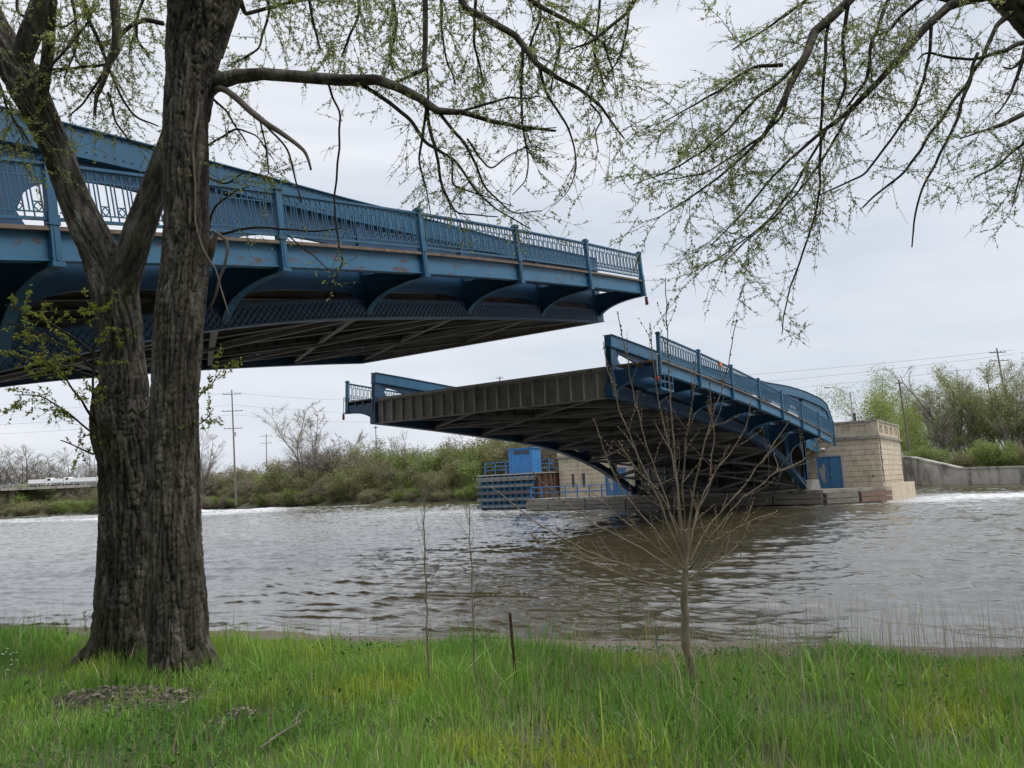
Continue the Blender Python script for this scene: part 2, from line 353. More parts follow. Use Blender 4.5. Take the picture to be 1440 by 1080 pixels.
# standing rapids and riffles
far = farshore(wy)-wx
rap = np.exp(-((wx-115)/30)**2)*(wy > 95)*np.clip((wy-95)/60, 0, 1)
rif = np.exp(-((wx-98)/38)**2)*.9
foam = .075+.16*rap+.30*rif*np.clip(.5+.9*fbm(wx*.035, wy*.02, 0*wx, 3, 60), 0, 1.2)+.10*np.exp(-((wx-70)/16)**2)
foam = foam+.085*np.exp(-((wx-84)/16)**2)*np.clip((16-wy)/8, 0, 1)+.08*np.exp(-((wx-55)/14)**2)*np.clip((14-wy)/8, 0, 1)+.05*fbm(wx*.06, wy*.04, 0*wx, 3, 62)
foam = foam+.10*np.clip(fbm(wx*.22, wy*.12, 0*wx, 3, 63)-.15, 0, 1)*(wx > 18)
calm = 1.15-.35*np.exp(-((wx-12)/3)**2)
wz = wz*fade*calm+rap*.55*np.clip(.3+fbm(wx*.25, wy*.12, 0*wx, 4, 61), 0, 1)*(far > 3)
# two open patches: leave water out from under nothing, just keep one sheet
wm = grid_mesh('river_water', wx, wy, wz, M['water'])
fa = wm.attributes.new('Foam', 'FLOAT', 'POINT'); fa.data.foreach_set('value', foam.ravel().astype(np.float32))
obj('river_water', wm, None, kind='structure')

# ------------------------------------------------------------------ bascule leaves
PL = 5.386; HALF = 10.85; GY = 8.25
TS = [-.4, 2, 7.5, 12, 17, 20, 22, 27, 33, 39, 45, 47.5, 49.5]; TH = [.30, .32, .36, .62, .95, 1.22, 1.42, 1.9, 2.7, 3.35, 3.8, 3.75, 2.4]
def build_leaf(name, label, k, a, loc, rz, npan, P=5.386):
    root = empty(name, loc, (0, a, rz), label=label, category='bridge leaf', group='raised halves of the bascule bridge')
    zt = lambda s: -k*np.asarray(s, float)**2
    gt = lambda s: zt(s)+np.interp(s, TS, TH)
    gb = lambda s: zt(s)-np.where(np.asarray(s, float) > 37.3, 5.95-.5*(np.asarray(s, float)-37.3), 2.9+.0076*np.maximum(0, np.asarray(s, float)-17)**2)
    SMAX = 37.6
    pts = lambda s0, s1, d=.9: np.linspace(s0, s1, max(2, int((s1-s0)/d)+1))
    for sg in (-1, 1):
        g = sg*GY
        # web with rounded openings above and below the deck
        w = MB()
        for i in range(8):
            s0, s1 = max(-.3, i*P), min((i+1)*P, SMAX)
            if i == 0: s0 = -.3
            c0, c1 = s0+(.9 if i == 0 else .55), s1-.55
            S = np.concatenate([[s0], np.linspace(c0, c1, 25), [s1]])
            u = np.clip((S-(c0+c1)/2)/((c1-c0)/2), -1, 1)
            arch = np.clip(1-np.abs(u)**2.4, 0, 1)**.5; arch[0] = arch[-1] = 0; arch2 = np.clip(1-np.abs(u)**7, 0, 1)**.5; arch2[0] = arch2[-1] = 0
            t = gt(S)-.6; bo = gb(S)+.6
            hi_top = np.minimum(t-.12, zt(S)+np.interp(S, [0, 4, 9, 14, 19, 21.6, 21.9, 28, 33, 37, 43], [-.35, -.6, -.75, -.65, -.4, -.3, .3, .8, 1.2, 1.6, 2.2])); lo_top = zt(S)-1.08
            H = np.maximum(hi_top-lo_top, 0); zc = lo_top+.45*H
            ohi, olo = zc+.55*H*arch, zc-.45*H*(arch if i < 6 else arch2)
            if i == 0: ohi = np.where(arch2 > 0, zc+.55*H*np.interp(S, [0, 5], [1, .1])*arch2, zc); olo = zc-.45*H*arch2
            lt = zt(S)-1.98; lb = bo+.06; H2 = np.maximum(lt-lb, 0); zc2 = lb+.4*H2
            plo_t, plo_b = zc2+.6*H2*arch, zc2-.4*H2*arch2
            w.strip(S, g-.07, g+.07, t+.02, ohi); w.strip(S, g-.07, g+.07, olo, plo_t); w.strip(S, g-.07, g+.07, plo_b, bo-.02)
        web = obj('main_girder', w, M['blue_shade'], root)
        # top chord continues to the tail
        S = np.concatenate([pts(-.3, 45), np.linspace(45.3, 49.5, 10)])
        c = MB(); tt = gt(S); dd_ = np.interp(S, [0, 45, 49.5], [.6, .75, .75]); c.strip(S, g-.19, g+.19, tt, tt-dd_)
        c.strip(S, g-.26, g+.26, tt+.035, tt+.003); c.strip(S[S < 47], g-.26, g+.26, (tt-dd_-.003)[S < 47], (tt-dd_-.03)[S < 47])
        obj('top_chord', c, M['blue'], web)
        S = pts(37.5, 49.45, .5); c = MB(); c.strip(S, g-.06, g+.06, gt(S)-.7, np.minimum(zt(S)-1.9, gt(S)-.75))
        obj('tail_plate', c, M['blue'], web)
        c = MB(); c.box(49.3, 49.6, g-.25, g+.25, float(zt(49.5))-2.0, float(gt(49.5))-.02); obj('tail_post', c, M['blue'], web)
        # bottom chord with lacing
        S = pts(-.3, SMAX); c = MB(); bb = gb(S)
        c.strip(S, g-.15, g+.15, bb+.57, bb+.03); c.strip(S, g-.26, g+.26, bb+.03, bb); c.strip(S, g-.21, g+.21, bb+.60, bb+.572)
        obj('bottom_chord', c, M['blue_shade'], web)
        for side in (-1, 1):
            lc = MB(); st = .22
            for q in range(int(34/st)):
                s = .2+q*st; y = g+side*.165
                for z_ in (.06, .29):
                    z0 = float(gb(s))+z_; z1 = float(gb(s+st))+z_
                    lc.bar((s, y, z0), (s+st, y, z1+.22), .016, .035); lc.bar((s, y+side*.012, z0+.22), (s+st, y+side*.012, z1), .016, .035)
            obj('lacing', lc, M['blue_shade'], web, kind='stuff')
        # rivet rows on the outer face of top chord
        rv = MB()
        for s in np.arange(0, 48, .22):
            for dz in (.07, .53):
                z = float(gt(s))-dz; y = g-.19 if True else 0
                for y in (g-.20, g+.20):
                    rv.add([(s-.02, y, z-.02), (s+.02, y, z-.02), (s+.02, y, z+.02), (s-.02, y, z+.02), (s, y+(.02 if y > g else -.02), z)], [(0, 1, 4), (1, 2, 4), (2, 3, 4), (3, 0, 4)])
        obj('rivet_rows', rv, M['blue'], web, kind='stuff')
        # verticals on the girder
        for i in range(0, 9):
            s = i*P-(0 if i else .02)
            if s > SMAX: continue
            p = MB(); ww = .17 if i else .28
            p.box(s-ww, s+ww, g-.16, g+.16, float(gb(s))+.60, float(zt(s))-1.3)
            p.box(s-ww, s+ww, g-.16, g+.16, float(zt(s))-1.25, float(gt(s))-.62)
            p.box(s-ww-.06, s+ww+.06, g-.2, g+.2, float(gb(s))+.04, float(gb(s))+.5) if i == 0 else None
            obj('girder_post', p, M['blue_shade'], web)
        # sidewalk brackets
        for i in range(npan):
            s = i*P; z0 = float(zt(s)); gbz = float(gb(s)); zi = gbz+.12
            if i >= 6: zi = max(zi, z0-3.5)
            yo, yi = HALF-.1, GY+.15; zo = z0-2.0; n = 10
            th = np.linspace(0, PI/2, n); cy = yo-(yo-yi)*(1-np.cos(th)); cz = zo-(zo-zi)*(np.sin(th)**1.0)
            cy = yi+(yo-yi)*(1-np.sin(th)); cz = zi+(zo-zi)*np.cos(th)
            # concave quarter curve hugging the fascia first, dropping steeply by the girder
            poly = [(yo, z0-1.5)]+[(yo-(yo-yi)*math.sin(t_), zo-(zo-zi)*(1-math.cos(t_))) for t_ in th]+[(yi, z0-1.5)]
            p = MB(); p.prism(poly, lambda u, v, t: (s+t, sg*u, v), -.035, .035)
            br = obj('bracket', p, M['blue_shade'], root)
            p = MB(); q = poly[1:-1]
            for (u0, v0), (u1, v1) in zip(q[:-1], q[1:]): p.bar((s, sg*u0, v0), (s, sg*u1, v1), .26, .035, (1, 0, 0)) if False else p.add(
                [(s-.13, sg*u0, v0), (s+.13, sg*u0, v0), (s+.13, sg*u1, v1), (s-.13, sg*u1, v1), (s-.13, sg*u0, v0-.03), (s+.13, sg*u0, v0-.03), (s+.13, sg*u1, v1-.03), (s-.13, sg*u1, v1-.03)],
                [(0, 1, 2, 3), (7, 6, 5, 4), (0, 4, 5, 1), (2, 6, 7, 3), (1, 5, 6, 2), (0, 3, 7, 4)])
            obj('bracket_flange', p, M['blue'], br)
        # sidewalk, fascia
        S = pts(-.1, npan*P-.6); z = zt(S)
        for j in range(8):
            y0 = GY+.3+j*.3; p = MB(); p.strip(S, *sorted((sg*y0, sg*(y0+.285))), z-1.24, z-1.32)
            obj('sidewalk_plank', p, M['plank'], root)
        p = MB(); p.strip(S, *sorted((sg*(HALF-.15), sg*(HALF-.05))), z-1.34, z-1.86); p.strip(S, *sorted((sg*(HALF-.26), sg*(HALF-.0))), z-1.862, z-1.885)
        p.strip(S, *sorted((sg*(HALF-.22), sg*(HALF-.02))), z-1.325, z-1.338)
        obj('fascia_beam', p, M['blue_rust'], root)
        for yy in (9.3, 10.0):
            p = MB(); p.strip(S, *sorted((sg*yy, sg*(yy+.08))), z-1.33, z-1.6); obj('sidewalk_stringer', p, M['blue_shade'], root)
        # railing posts and panels
        for i in range(npan+1):
            s = i*P; z0 = float(zt(s)); y = sg*(HALF+.03)
            p = MB(); p.box(s-.085, s+.085, y-.085, y+.085, z0-1.93, z0+.03); p.box(s-.115, s+.115, y-.115, y+.115, z0+.03, z0+.11); p.box(s-.07, s+.07, y-.07, y+.07, z0+.11, z0+.15)
            p.box(s-.12, s+.12, y-.12, y+.12, z0-2.02, z0-1.93); p.box(s-.105, s+.105, y-.105, y+.105, z0-1.22, z0-1.02)
            p.box(s-.03, s+.03, y+sg*.086, y+sg*.10, z0-1.9, z0-1.25)
            obj('railing_post', p, M['blue'], root)
        for i in range(npan):
            s = i*P; z0, z1 = float(zt(s)), float(zt(s+P)); y = sg*(HALF+.03)
            rp = obj('railing_panel', PANEL, None, root, loc=(s, y, z0), rot=(0, -math.atan2(z1-z0, P), 0)); rp.scale = (math.hypot(P, z1-z0)/PL, 1, 1)
            for q in range(NB):
                obj('baluster', BAL, None, rp, loc=(.30+q*(PL-.6)/(NB-1), 0, 0))
    # deck, floor beams, stringers, bracing (seen from below)
    S = pts(-.1, 44); z = zt(S)
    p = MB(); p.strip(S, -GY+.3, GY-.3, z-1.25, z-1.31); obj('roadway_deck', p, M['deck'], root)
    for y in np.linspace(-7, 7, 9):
        p = MB(); p.strip(S, y-.02, y+.02, z-1.315, z-1.72); p.strip(S, y-.11, y+.11, z-1.722, z-1.745); obj('stringer', p, M['steel_shade'], root)
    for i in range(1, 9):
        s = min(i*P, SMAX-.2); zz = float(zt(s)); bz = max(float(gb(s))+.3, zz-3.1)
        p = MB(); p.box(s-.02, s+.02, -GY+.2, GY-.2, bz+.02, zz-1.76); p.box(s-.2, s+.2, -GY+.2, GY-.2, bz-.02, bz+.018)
        fb = obj('floor_beam', p, M['steel_shade'], root)
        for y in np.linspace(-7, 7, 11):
            p = MB(); p.box(s-.12, s+.12, y-.02, y+.02, bz+.02, zz-1.76); obj('stiffener', p, M['steel_shade'], fb)
    # end beam at the tip with its stiffeners
    p = MB(); p.box(-.12, -.09, -GY+.22, GY-.22, -2.86, -1.52); p.box(-.30, .08, -GY+.22, GY-.22, -1.52, -1.48); p.box(-.30, .08, -GY+.22, GY-.22, -2.90, -2.86)
    p.box(-.2, .3, -GY+.22, GY-.22, -1.42, -1.30)
    eb = obj('end_beam', p, M['steel'], root)
    for y in np.linspace(-GY+.75, GY-.75, 20):
        p = MB(); p.box(-.27, -.12, y-.02, y+.02, -2.86, -1.52); p.box(-.145, -.12, y-.07, y+.07, -2.86, -1.52); obj('stiffener', p, M['steel_light'], eb)
    for i in range(8):
        s0, s1 = i*P, min((i+1)*P, SMAX)
        for ya, yb in ((-GY+.3, 0), (0, -GY+.3), (GY-.3, 0), (0, GY-.3)):
            za, zb = float(gb(s0))+.18, float(gb(s1))+.18
            if s0 > 24: za += .25*(s0-24)*0; 
            p = MB(); p.bar((s0, ya, za), (s1, yb, zb), .22, .03); p.bar((s0, ya, za+.09), (s1, yb, zb+.09), .03, .16); obj('lateral_brace', p, M['steel_mid'], root)
    for i in range(1, 8):
        s = i*P; zz = float(gb(s))+.12; p = MB(); p.bar((s, -GY+.25, zz), (s, GY-.25, zz), .2, .12); obj('bottom_strut', p, M['steel_mid'], root)
        if i >= 4:
            for ya, yb in ((-GY+.3, -1), (GY-.3, 1)):
                p = MB(); p.bar((s, ya, zz+.1), (s, yb, float(zt(s))-2.9), .16, .16); obj('sway_brace', p, M['steel_shade'], root)
    # navigation lights hung off the outer corners
    for sg in (-1, 1):
        y = sg*(HALF+.03)
        p = MB(); p.bar((-.1, y, -1.0), (-.32, y, -1.0), .05, .05); p.tube([(-.3, y, -.98), (-.3, y, -2.05)], .025, 8)
        nl = obj('navigation_light', p, M['galv'], root)
        p = MB(); p.lathe([(.03, 0), (.075, -.02), (.075, -.08), (.05, -.10)], (-.3, y, -2.03), 12); p.lathe([(.085, 0), (.085, -.05), (.02, -.08)], (-.3, y, -2.36), 12)
        obj('lamp_cap', p, M['black'], nl)
        p = MB(); p.lathe([(.065, 0), (.08, -.05), (.08, -.2), (.06, -.23)], (-.3, y, -2.13), 12); obj('lamp_lens', p, M['redlens'], nl)
    return root
# railing pieces shared by every panel
NB = 15
p = MB(); L = PL
p.box(.09, L-.09, -.05, .05, -.06, 0); p.box(.09, L-.09, -.035, .035, -1.12, -1.06); p.box(.09, L-.09, -.015, .015, -.10, -.065)
p.box(.09, L-.09, -.014, .014, -.29, -.265); p.box(.09, L-.09, -.014, .014, -.97, -.945)
PANEL = p.mesh('railing_panel'); PANEL.materials.append(M['blue'])
p = MB(); w = .011
for x in (-.085, .085): p.box(x-w, x+w, -.012, .012, -1.06, -.1)
p.box(.16-w, .16+w, -.012, .012, -.945, -.29)
th = np.linspace(0, 2*PI, 11); p.tube([(.062*math.cos(t), 0, -.18+.072*math.sin(t)) for t in th], .010, 4, False)
for a_, b_ in (((-.075, -.86), (0, -.95)), ((0, -.95), (.075, -.86)), ((.075, -.86), (0, -.77)), ((0, -.77), (-.075, -.86))): p.bar((a_[0], 0, a_[1]), (b_[0], 0, b_[1]), .02, .02)
p.box(-.085, .085, -.012, .012, -.775, -.755)
BAL = p.mesh('baluster'); BAL.materials.append(M['blue'])
near_leaf = build_leaf('bascule_leaf', 'near blue steel bridge leaf tilted up behind the big tree, running off the left edge', .00141, math.radians(7.13), (33.55, 25.85, 13.50), PI, 7, 5.44)
far_leaf = build_leaf('bascule_leaf', 'far blue steel bridge leaf hinged at the stone pier house on the right', .0010, math.radians(1.92), (35.22, 25.85, 9.80), 0, 7)
# maintenance cage under the far leaf corner post
p = MB(); p.box(.0, 1.6, -HALF-.05, -HALF+.75, -2.72, -2.62); cg = obj('maintenance_cage', p, M['blue'], far_leaf)
for x in (.05, .55, 1.05, 1.55):
    p = MB(); p.box(x-.025, x+.025, -HALF-.04, -HALF+.01, -2.62, -1.9); obj('cage_post', p, M['blue'], cg)
p = MB(); p.box(0, 1.6, -HALF-.045, -HALF+.0, -2.3, -2.25); p.box(1.55, 1.62, -HALF-.04, -HALF+.7, -2.3, -2.25); obj('cage_rail', p, M['blue'], cg)
p = MB(); p.box(0, .45, -.02, .02, -.12, .12); obj('small_sign', p, M['orange'], None, loc=tuple(onp(1012, 512, 1, 14.86)), label='small orange board fixed to the railing of the far bridge leaf', category='sign')

# ------------------------------------------------------------------ piers and approaches
HX = 78.0
def stone_house(name, label, y0, y1, sgn, door, doors=1):
    """sgn: -1 when the outer corner is at y0; front face on x = HX"""
    root = empty(name, (HX, (y0+y1)/2, 1.3), label=label, category='pier house')
    L = lambda X, Y, Z: (X-HX, Y-(y0+y1)/2, Z-1.3)
    XB = 91.0; zb, zt_ = 1.3, 5.75
    def add(nm, mb_, mat, par=root, **k):
        for i in range(len(mb_.v)): mb_.v[i] = mb_.v[i]-np.array([HX, (y0+y1)/2, 1.3])
        return obj(nm, mb_, mat, par, **k)
    ds = door
    n = 9; ch = (zt_-zb)/n
    p = MB(); segs = [(y0+.12, ds[0]-.1), (ds[1]+.1, y1-.12)]
    for a_, b_ in segs: p.box(HX+.10, HX+.6, a_, b_, zb, zt_)
    p.box(HX+.10, HX+.6, ds[0]-.1, ds[1]+.1, ds[3]+.1, zt_)
    p.box(HX+.6, XB-.1, y0+.12, y0+.6, zb, zt_); p.box(HX+.6, XB-.1, y1-.6, y1-.12, zb, zt_); p.box(HX+.55, XB-.1, y0+.5, y1-.5, zt_-.3, zt_)
    p.box(HX+1.2, HX+1.3, y0+.6, y1-.6, zb, zt_)
    core = add('wall_core', p, M['stone_dark'])
    for c in range(n):
        za, zc_ = zb+c*ch+.015, zb+(c+1)*ch-.015
        jit = random.uniform(-.012, .012)
        rows = [(y0, ds[0]-.12), (ds[1]+.12, y1)] if za < ds[3] else [(y0, y1)]
        for a_, b_ in rows:
            m_ = None
            for u, v in ([(a_, m_-.012), (m_+.012, b_)] if m_ else [(a_, b_)]):
                p = MB(); p.box(HX+jit, HX+.13+jit, u, v, za, zc_); add('stone_block', p, M['stone'])
        for ys_ in (y0, y1):
            m0 = HX+.14; bl = 6.4
            while m0 < XB-.2:
                m1 = min(m0+bl*random.uniform(.8, 1.2), XB)
                p = MB(); j2 = random.uniform(-.012, .012)
                p.box(m0+.01, m1-.01, *( (y0+j2, y0+.13+j2) if ys_ == y0 else (y1-.13+j2, y1+j2)), za, zc_); add('stone_block', p, M['stone'])
                m0 = m1
    # ledge, parapet with baluster slots, coping, corner pilasters
    p = MB(); p.box(HX-.22, XB+.2, y0-.22, y1+.22, zt_, zt_+.16); p.box(HX-.12, XB+.1, y0-.12, y1+.12, zt_+.16, zt_+.26); add('ledge', p, M['stone_dark'])
    zp, zq = zt_+.26, 7.28
    def parapet(u0, u1, fixed, axis):
        Lr = u1-u0; k = max(2, int(Lr/3.0)); 
        for i in range(k):
            a_, b_ = u0+i*Lr/k, u0+(i+1)*Lr/k
            p = MB(); t0, t1 = fixed
            def bx(a, b, z0, z1, e=0):
                p.box(*((t0-e, t1+e, a, b) if axis == 'y' else (a, b, t0-e, t1+e)), z0, z1)
            bx(a_, a_+.5, zp, zq); bx(b_-.5, b_, zp, zq); bx(a_+.5, b_-.5, zp, zp+.28); bx(a_+.5, b_-.5, zq-.22, zq)
            if (axis == 'y' and i != k//2) or (axis == 'x' and i > 0): bx(a_+.5, b_-.5, zp+.28, zq-.22, -.12); 
            pn = add('parapet_panel', p, M['stone'])
            nb = int((b_-a_-1.0)/.42)
            for j in range(nb):
                p = MB(); c0 = a_+.5+(j+.5)*(b_-a_-1.0)/nb
                p.box(*((t0+.06, t1-.06, c0-.085, c0+.085) if axis == 'y' else (c0-.085, c0+.085, t0+.06, t1-.06)), zp+.28, zq-.22)
                add('baluster', p, M['stone'], pn)
    parapet(y0+.5, y1-.1, (HX+.02, HX+.34), 'y')
    parapet(HX+.5, XB-.5, (y0+.02, y0+.34) if sgn < 0 else (y1-.34, y1-.02), 'x')
    cy = y0+.18 if sgn < 0 else y1-.18
    p = MB(); p.box(HX-.04, HX+.5, cy-.25, cy+.32, zp, zq+.02); add('corner_pier', p, M['stone']); p = MB(); p.box(XB-.5, XB, cy-.25, cy+.32, zp, zq+.02); add('corner_pier', p, M['stone'])
    p = MB(); p.box(HX-.1, HX+.42, y0-.1, y1, zq+.02, zq+.2)
    p.box(HX+.42, XB+.1, *((y0-.1, y0+.42) if sgn < 0 else (y1-.42, y1+.1)), zq+.02, zq+.2); add('coping', p, M['stone_dark'])
    # crumbled corner strip
    if sgn < 0:
        V = []; p = MB()
        for i in range(70):
            z = random.uniform(zb+.3, zt_-.1); w_ = random.uniform(.08, .3); off = random.uniform(0, .5)+.25
            p.box(HX+off, HX+off+w_, y0-.035, y0+.05, z, z+random.uniform(.08, .4))
        add('spalled_concrete', p, M['patch'], kind='stuff')
    return root, add
sh, add = stone_house('stone_pier_house', 'tan concrete pier house with blue double door beside the far bridge leaf', 12.2, 18.9, -1, (15.62, 17.85, 1.3, 4.28))
def blue_door(add, y0, y1, z0, z1):
    p = MB(); p.box(HX-.03, HX+.2, y0-.16, y0, z0, z1+.16); p.box(HX-.03, HX+.2, y1, y1+.16, z0, z1+.16); p.box(HX-.03, HX+.2, y0, y1, z1, z1+.16)
    fr = add('door_frame', p, M['galv'])
    ym = (y0+y1)/2
    for a_, b_, hs in ((y0, ym-.012, 1), (ym+.012, y1, -1)):
        p = MB(); p.box(HX+.06, HX+.12, a_+.01, b_-.01, z0+.03, z1-.01)
        d = add('door', p, M['door_blue'])
        p = MB(); hy = b_-.12 if hs > 0 else a_+.12; p.box(HX+.0, HX+.06, hy-.03, hy+.03, z0+1.2, z0+1.4); add('handle', p, M['galv'], d)
        for zz in (z0+.35, z0+1.5, z0+2.6):
            p = MB(); h2 = a_+.03 if hs > 0 else b_-.03; p.box(HX+.035, HX+.06, h2-.03, h2+.03, zz, zz+.14); add('hinge', p, M['door_blue'], d)
        if hs < 0:
            p = MB(); pts_ = []
            for i in range(16):
                t = i/16*2*PI; r = 1+.3*math.sin(3*t+1)+.15*math.sin(5*t)
                pts_.append((ym+.62+.26*r*math.cos(t), z0+1.45+.85*r*math.sin(t)))
            p.prism(pts_, lambda u, v, t: (HX+.058+t, u, v), -.004, 0); add('peeled_paint_patch', p, M['steel_light'], d)
blue_door(add, 15.62, 17.85, 1.3, 4.28)
p = MB(); p.box(HX-.12, HX-.0, 16.9, 17.3, 5.02, 5.10); p.lathe([(.05, .12), (.2, .04), (.24, 0), (.2, -.04)], (HX-.28, 17.1, 5.0), 14); add('door_lamp', p, M['white'])
p = MB(); p.tube([(HX-.04, 16.9, 5.0), (HX-.05, 16.6, 5.3), (HX-.05, 16.35, 5.7)], .02, 5); add('conduit', p, M['black'])
p = MB(); p.box(HX-.02, HX+.01, 12.9, 13.05, 2.2, 2.35); add('vent_hole', p, M['black'])
sh2, add2 = stone_house('stone_pier_house', 'tan concrete pier house glimpsed under the arch of the far bridge leaf', 36.2, 46.6, 1, (38.0, 40.6, 1.3, 4.28))
blue_door(add2, 38.0, 40.6, 1.3, 4.28)
for yy in (43.2, 44.6):
    p = MB(); p.box(HX-.03, HX+.0, yy, yy+.35, 2.4, 3.9); add2('window_slit', p, M['window'])

# pier platform
PX0 = 71.0
pf = empty('concrete_pier', (HX, 26, 0), label='low dark concrete pier ledge at the waterline under the far leaf', category='pier')
def padd(nm, mb_, mat, par=pf, o=(HX, 26, 0), **k):
    for i in range(len(mb_.v)): mb_.v[i] = mb_.v[i]-np.array(o)
    return obj(nm, mb_, mat, par, **k)
p = MB(); p.prism([(76.3, 11.9), (71.2, 16.0), (71.2, 46.5), (92, 46.8), (92, 11.7), (77.6, 11.7)], lambda u, v, t: (u, v, t), -3, 1.0); padd('platform', p, M['stone_dark'])
p = MB(); p.prism([(76.2, 11.7), (70.9, 15.9), (70.9, 46.7), (92.2, 47.0), (92.2, 11.5), (77.5, 11.5)], lambda u, v, t: (u, v, t), 1.0, 1.3); padd('platform_slab', p, M['stone_dark'])
# timber fender bumpers along the ledge
edge = [(76.2, 11.6), (70.8, 15.9)]
ypos = 15.9
cnt = 0
while ypos < 46:
    Lr = random.uniform(3.2, 5.2)
    for zz in (.12, .58):
        p = MB(); p.box(70.42, 70.78, ypos+.05, min(ypos+Lr, 46.5)-.05, zz, zz+.4); padd('fender_timber', p, M['timber'] if random.random() < .85 else M['rust'])
    ypos += Lr
for zz in (.12, .58):
    p = MB(); p.bar((76.0, 11.35, zz+.2), (73.4, 13.4, zz+.2), .36, .4); padd('fender_timber', p, M['rust_red'])
    p = MB(); p.bar((73.2, 13.6, zz+.2), (70.7, 15.7, zz+.2), .36, .4); padd('fender_timber', p, M['timber'])
# light angled wall at the outer corner
p = MB(); p.prism([(76.5, 11.8), (88.5, 11.6), (88.5, 10.9), (79.5, 10.9)], lambda u, v, t: (u, v, t), -3, 1.55); padd('nose_wall', p, M['stone'])
# machinery pit behind the hinge: rear wall, side walls, girder bearings
p = MB(); p.box(83.5, 84.2, 18.9, 36.2, 1.3, 5.3); p.box(79.6, 83.5, 18.9, 19.3, 1.3, 5.2); p.box(79.6, 83.5, 35.8, 36.2, 1.3, 5.2); padd('pit_wall', p, M['stone_dark'])
for yy in (17.6, 34.1):
    p = MB()
    p.prism([(71.3, 1.3), (75.2, 1.3), (74.6, 2.2), (72.2, 2.2)], lambda u, v, t: (u, yy+t, v), -.6, .6); padd('bearing_block', p, M['steel'])
for yy in (20.6, 23.5, 28.2, 31.1):
    p = MB(); p.bar((72.2, yy, 1.4), (77.5, yy, 4.4), .35, .45); padd('girder_strut', p, M['steel_shade'])
for ya, yb in ((19.2, 25.8), (25.8, 19.2), (25.8, 32.5), (32.5, 25.8)):
    p = MB(); p.bar((73.0, ya, 1.7), (73.0, yb, 3.6), .22, .22); padd('cross_strut', p, M['steel_shade'])
p = MB(); p.box(77.6, 83.0, 19.4, 35.7, 1.7, 5.0); cw = obj('counterweight', p, M['deck'], None, label='dark counterweight block filling the pit behind the far bridge leaf hinge', category='counterweight')
for yy in np.linspace(20, 35, 9):
    p = MB(); p.box(77.4, 77.6, yy, yy+.15, 1.7, 5.0); obj('rib', p, M['steel'], cw)
# blue walkway railing on the ledge by the second house
rl = empty('walkway_railing', (71.5, 41.5, 1.3), label='low blue pipe railing along the pier ledge beside the sheet pile cell', category='railing')
for i, yy in enumerate(np.linspace(34.8, 46.4, 9)):
    p = MB(); p.box(71.4, 71.5, yy-.05, yy+.05, 1.3, 2.55); padd('railing_post', p, M['bright_blue'], rl, (71.5, 41.5, 1.3))
for zz in (1.9, 2.5):
    p = MB(); p.box(71.41, 71.49, 34.8, 46.4, zz, zz+.09); padd('rail', p, M['bright_blue'], rl, (71.5, 41.5, 1.3))

# sheet pile protection cell with cabin
FX, FY0, FY1, FZ = 76.5, 46.9, 57.2, 4.25
fc = empty('sheet_pile_cell', (FX, FY0, 0), label='blue banded sheet pile protection cell standing in the river beside the pier', category='fender cell')
def fadd(nm, mb_, mat, par=fc, **k): return padd(nm, mb_, mat, par, (FX, FY0, 0), **k)
p = MB(); p.box(FX+.35, FX+9, FY0+.35, FY1-.1, -3, FZ-.1); fadd('cell_body', p, M['rust'])
step = .42; n = int((FY1-FY0)/step)
for i in range(n):
    y = FY0+i*step; o_ = .0 if i % 2 else .2
    p = MB(); p.box(FX+o_, FX+.36, y+.01, y+step-.01, -2, FZ-.12); fadd('sheet_pile', p, M['rust'] if i < 5 else M['blue'])
for i in range(int(8.6/step)):
    x = FX+.36+i*step; o_ = 0 if i % 2 else .2
    p = MB(); p.box(x+.01, x+step-.01, FY0+o_, FY0+.36, -2, FZ-.12); fadd('sheet_pile', p, M['rust'])
for q, zz in enumerate((.25, 1.05, 1.85, 2.65, 3.45)):
    p = MB(); p.box(FX-.42, FX-.02, FY0+2.0, FY1+.1, zz, zz+.08); p.box(FX-.42, FX-.02, FY0+2.0, FY1+.1, zz+.36, zz+.44); p.box(FX-.12, FX-.02, FY0+2.0, FY1+.1, zz+.08, zz+.36)
    wl_ = fadd('waling', p, M['blue'] if q < 4 else M['steel_light'])
    p = MB(); p.box(FX-.5, FX-.42, FY0+2.05, FY1+.05, zz+.08, zz+.34); fadd('rub_timber', p, M['timber'] if q != 2 else M['rust'], wl_)
    for yy in np.arange(FY0+2.6, FY1, 1.0):
        p = MB(); p.box(FX-.54, FX-.13, yy, yy+.1, zz+.06, zz+.38); fadd('waling_bracket', p, M['blue'], wl_)
p = MB(); p.box(FX-.2, FX+9, FY0-.1, FY1+.1, FZ-.12, FZ+.02); fadd('cap', p, M['steel_light'])
gr = empty('cell_railing', (FX, FY0, FZ), label='blue pipe guard railing round the top of the sheet pile cell', category='railing')
for k_, yy in enumerate(np.linspace(FY0+.1, FY1-1.0, 7)):
    p = MB(); p.box(FX-.04, FX+.04, yy-.04, yy+.04, FZ+.02, FZ+1.5); padd('railing_post', p, M['bright_blue'], gr, (FX, FY0, FZ))
for zz in (.5, .95, 1.42):
    p = MB(); p.box(FX-.035, FX+.035, FY0+.1, FY1-1.0, FZ+zz, FZ+zz+.07); p.box(FX, FX+8, FY0+.06, FY0+.14, FZ+zz, FZ+zz+.07); padd('rail', p, M['bright_blue'], gr, (FX, FY0, FZ))
cb = empty('control_cabin', (FX+3, 52, FZ), label='bright blue steel cabin with two dark windows on top of the sheet pile cell', category='cabin')
def cadd(nm, mb_, mat, par=cb): return padd(nm, mb_, mat, par, (FX+3, 52, FZ))
p = MB(); p.box(FX+2, FX+4, 50.6, 54.0, FZ+.02, FZ+3.0); bd = cadd('cabin_wall', p, M['bright_blue'])
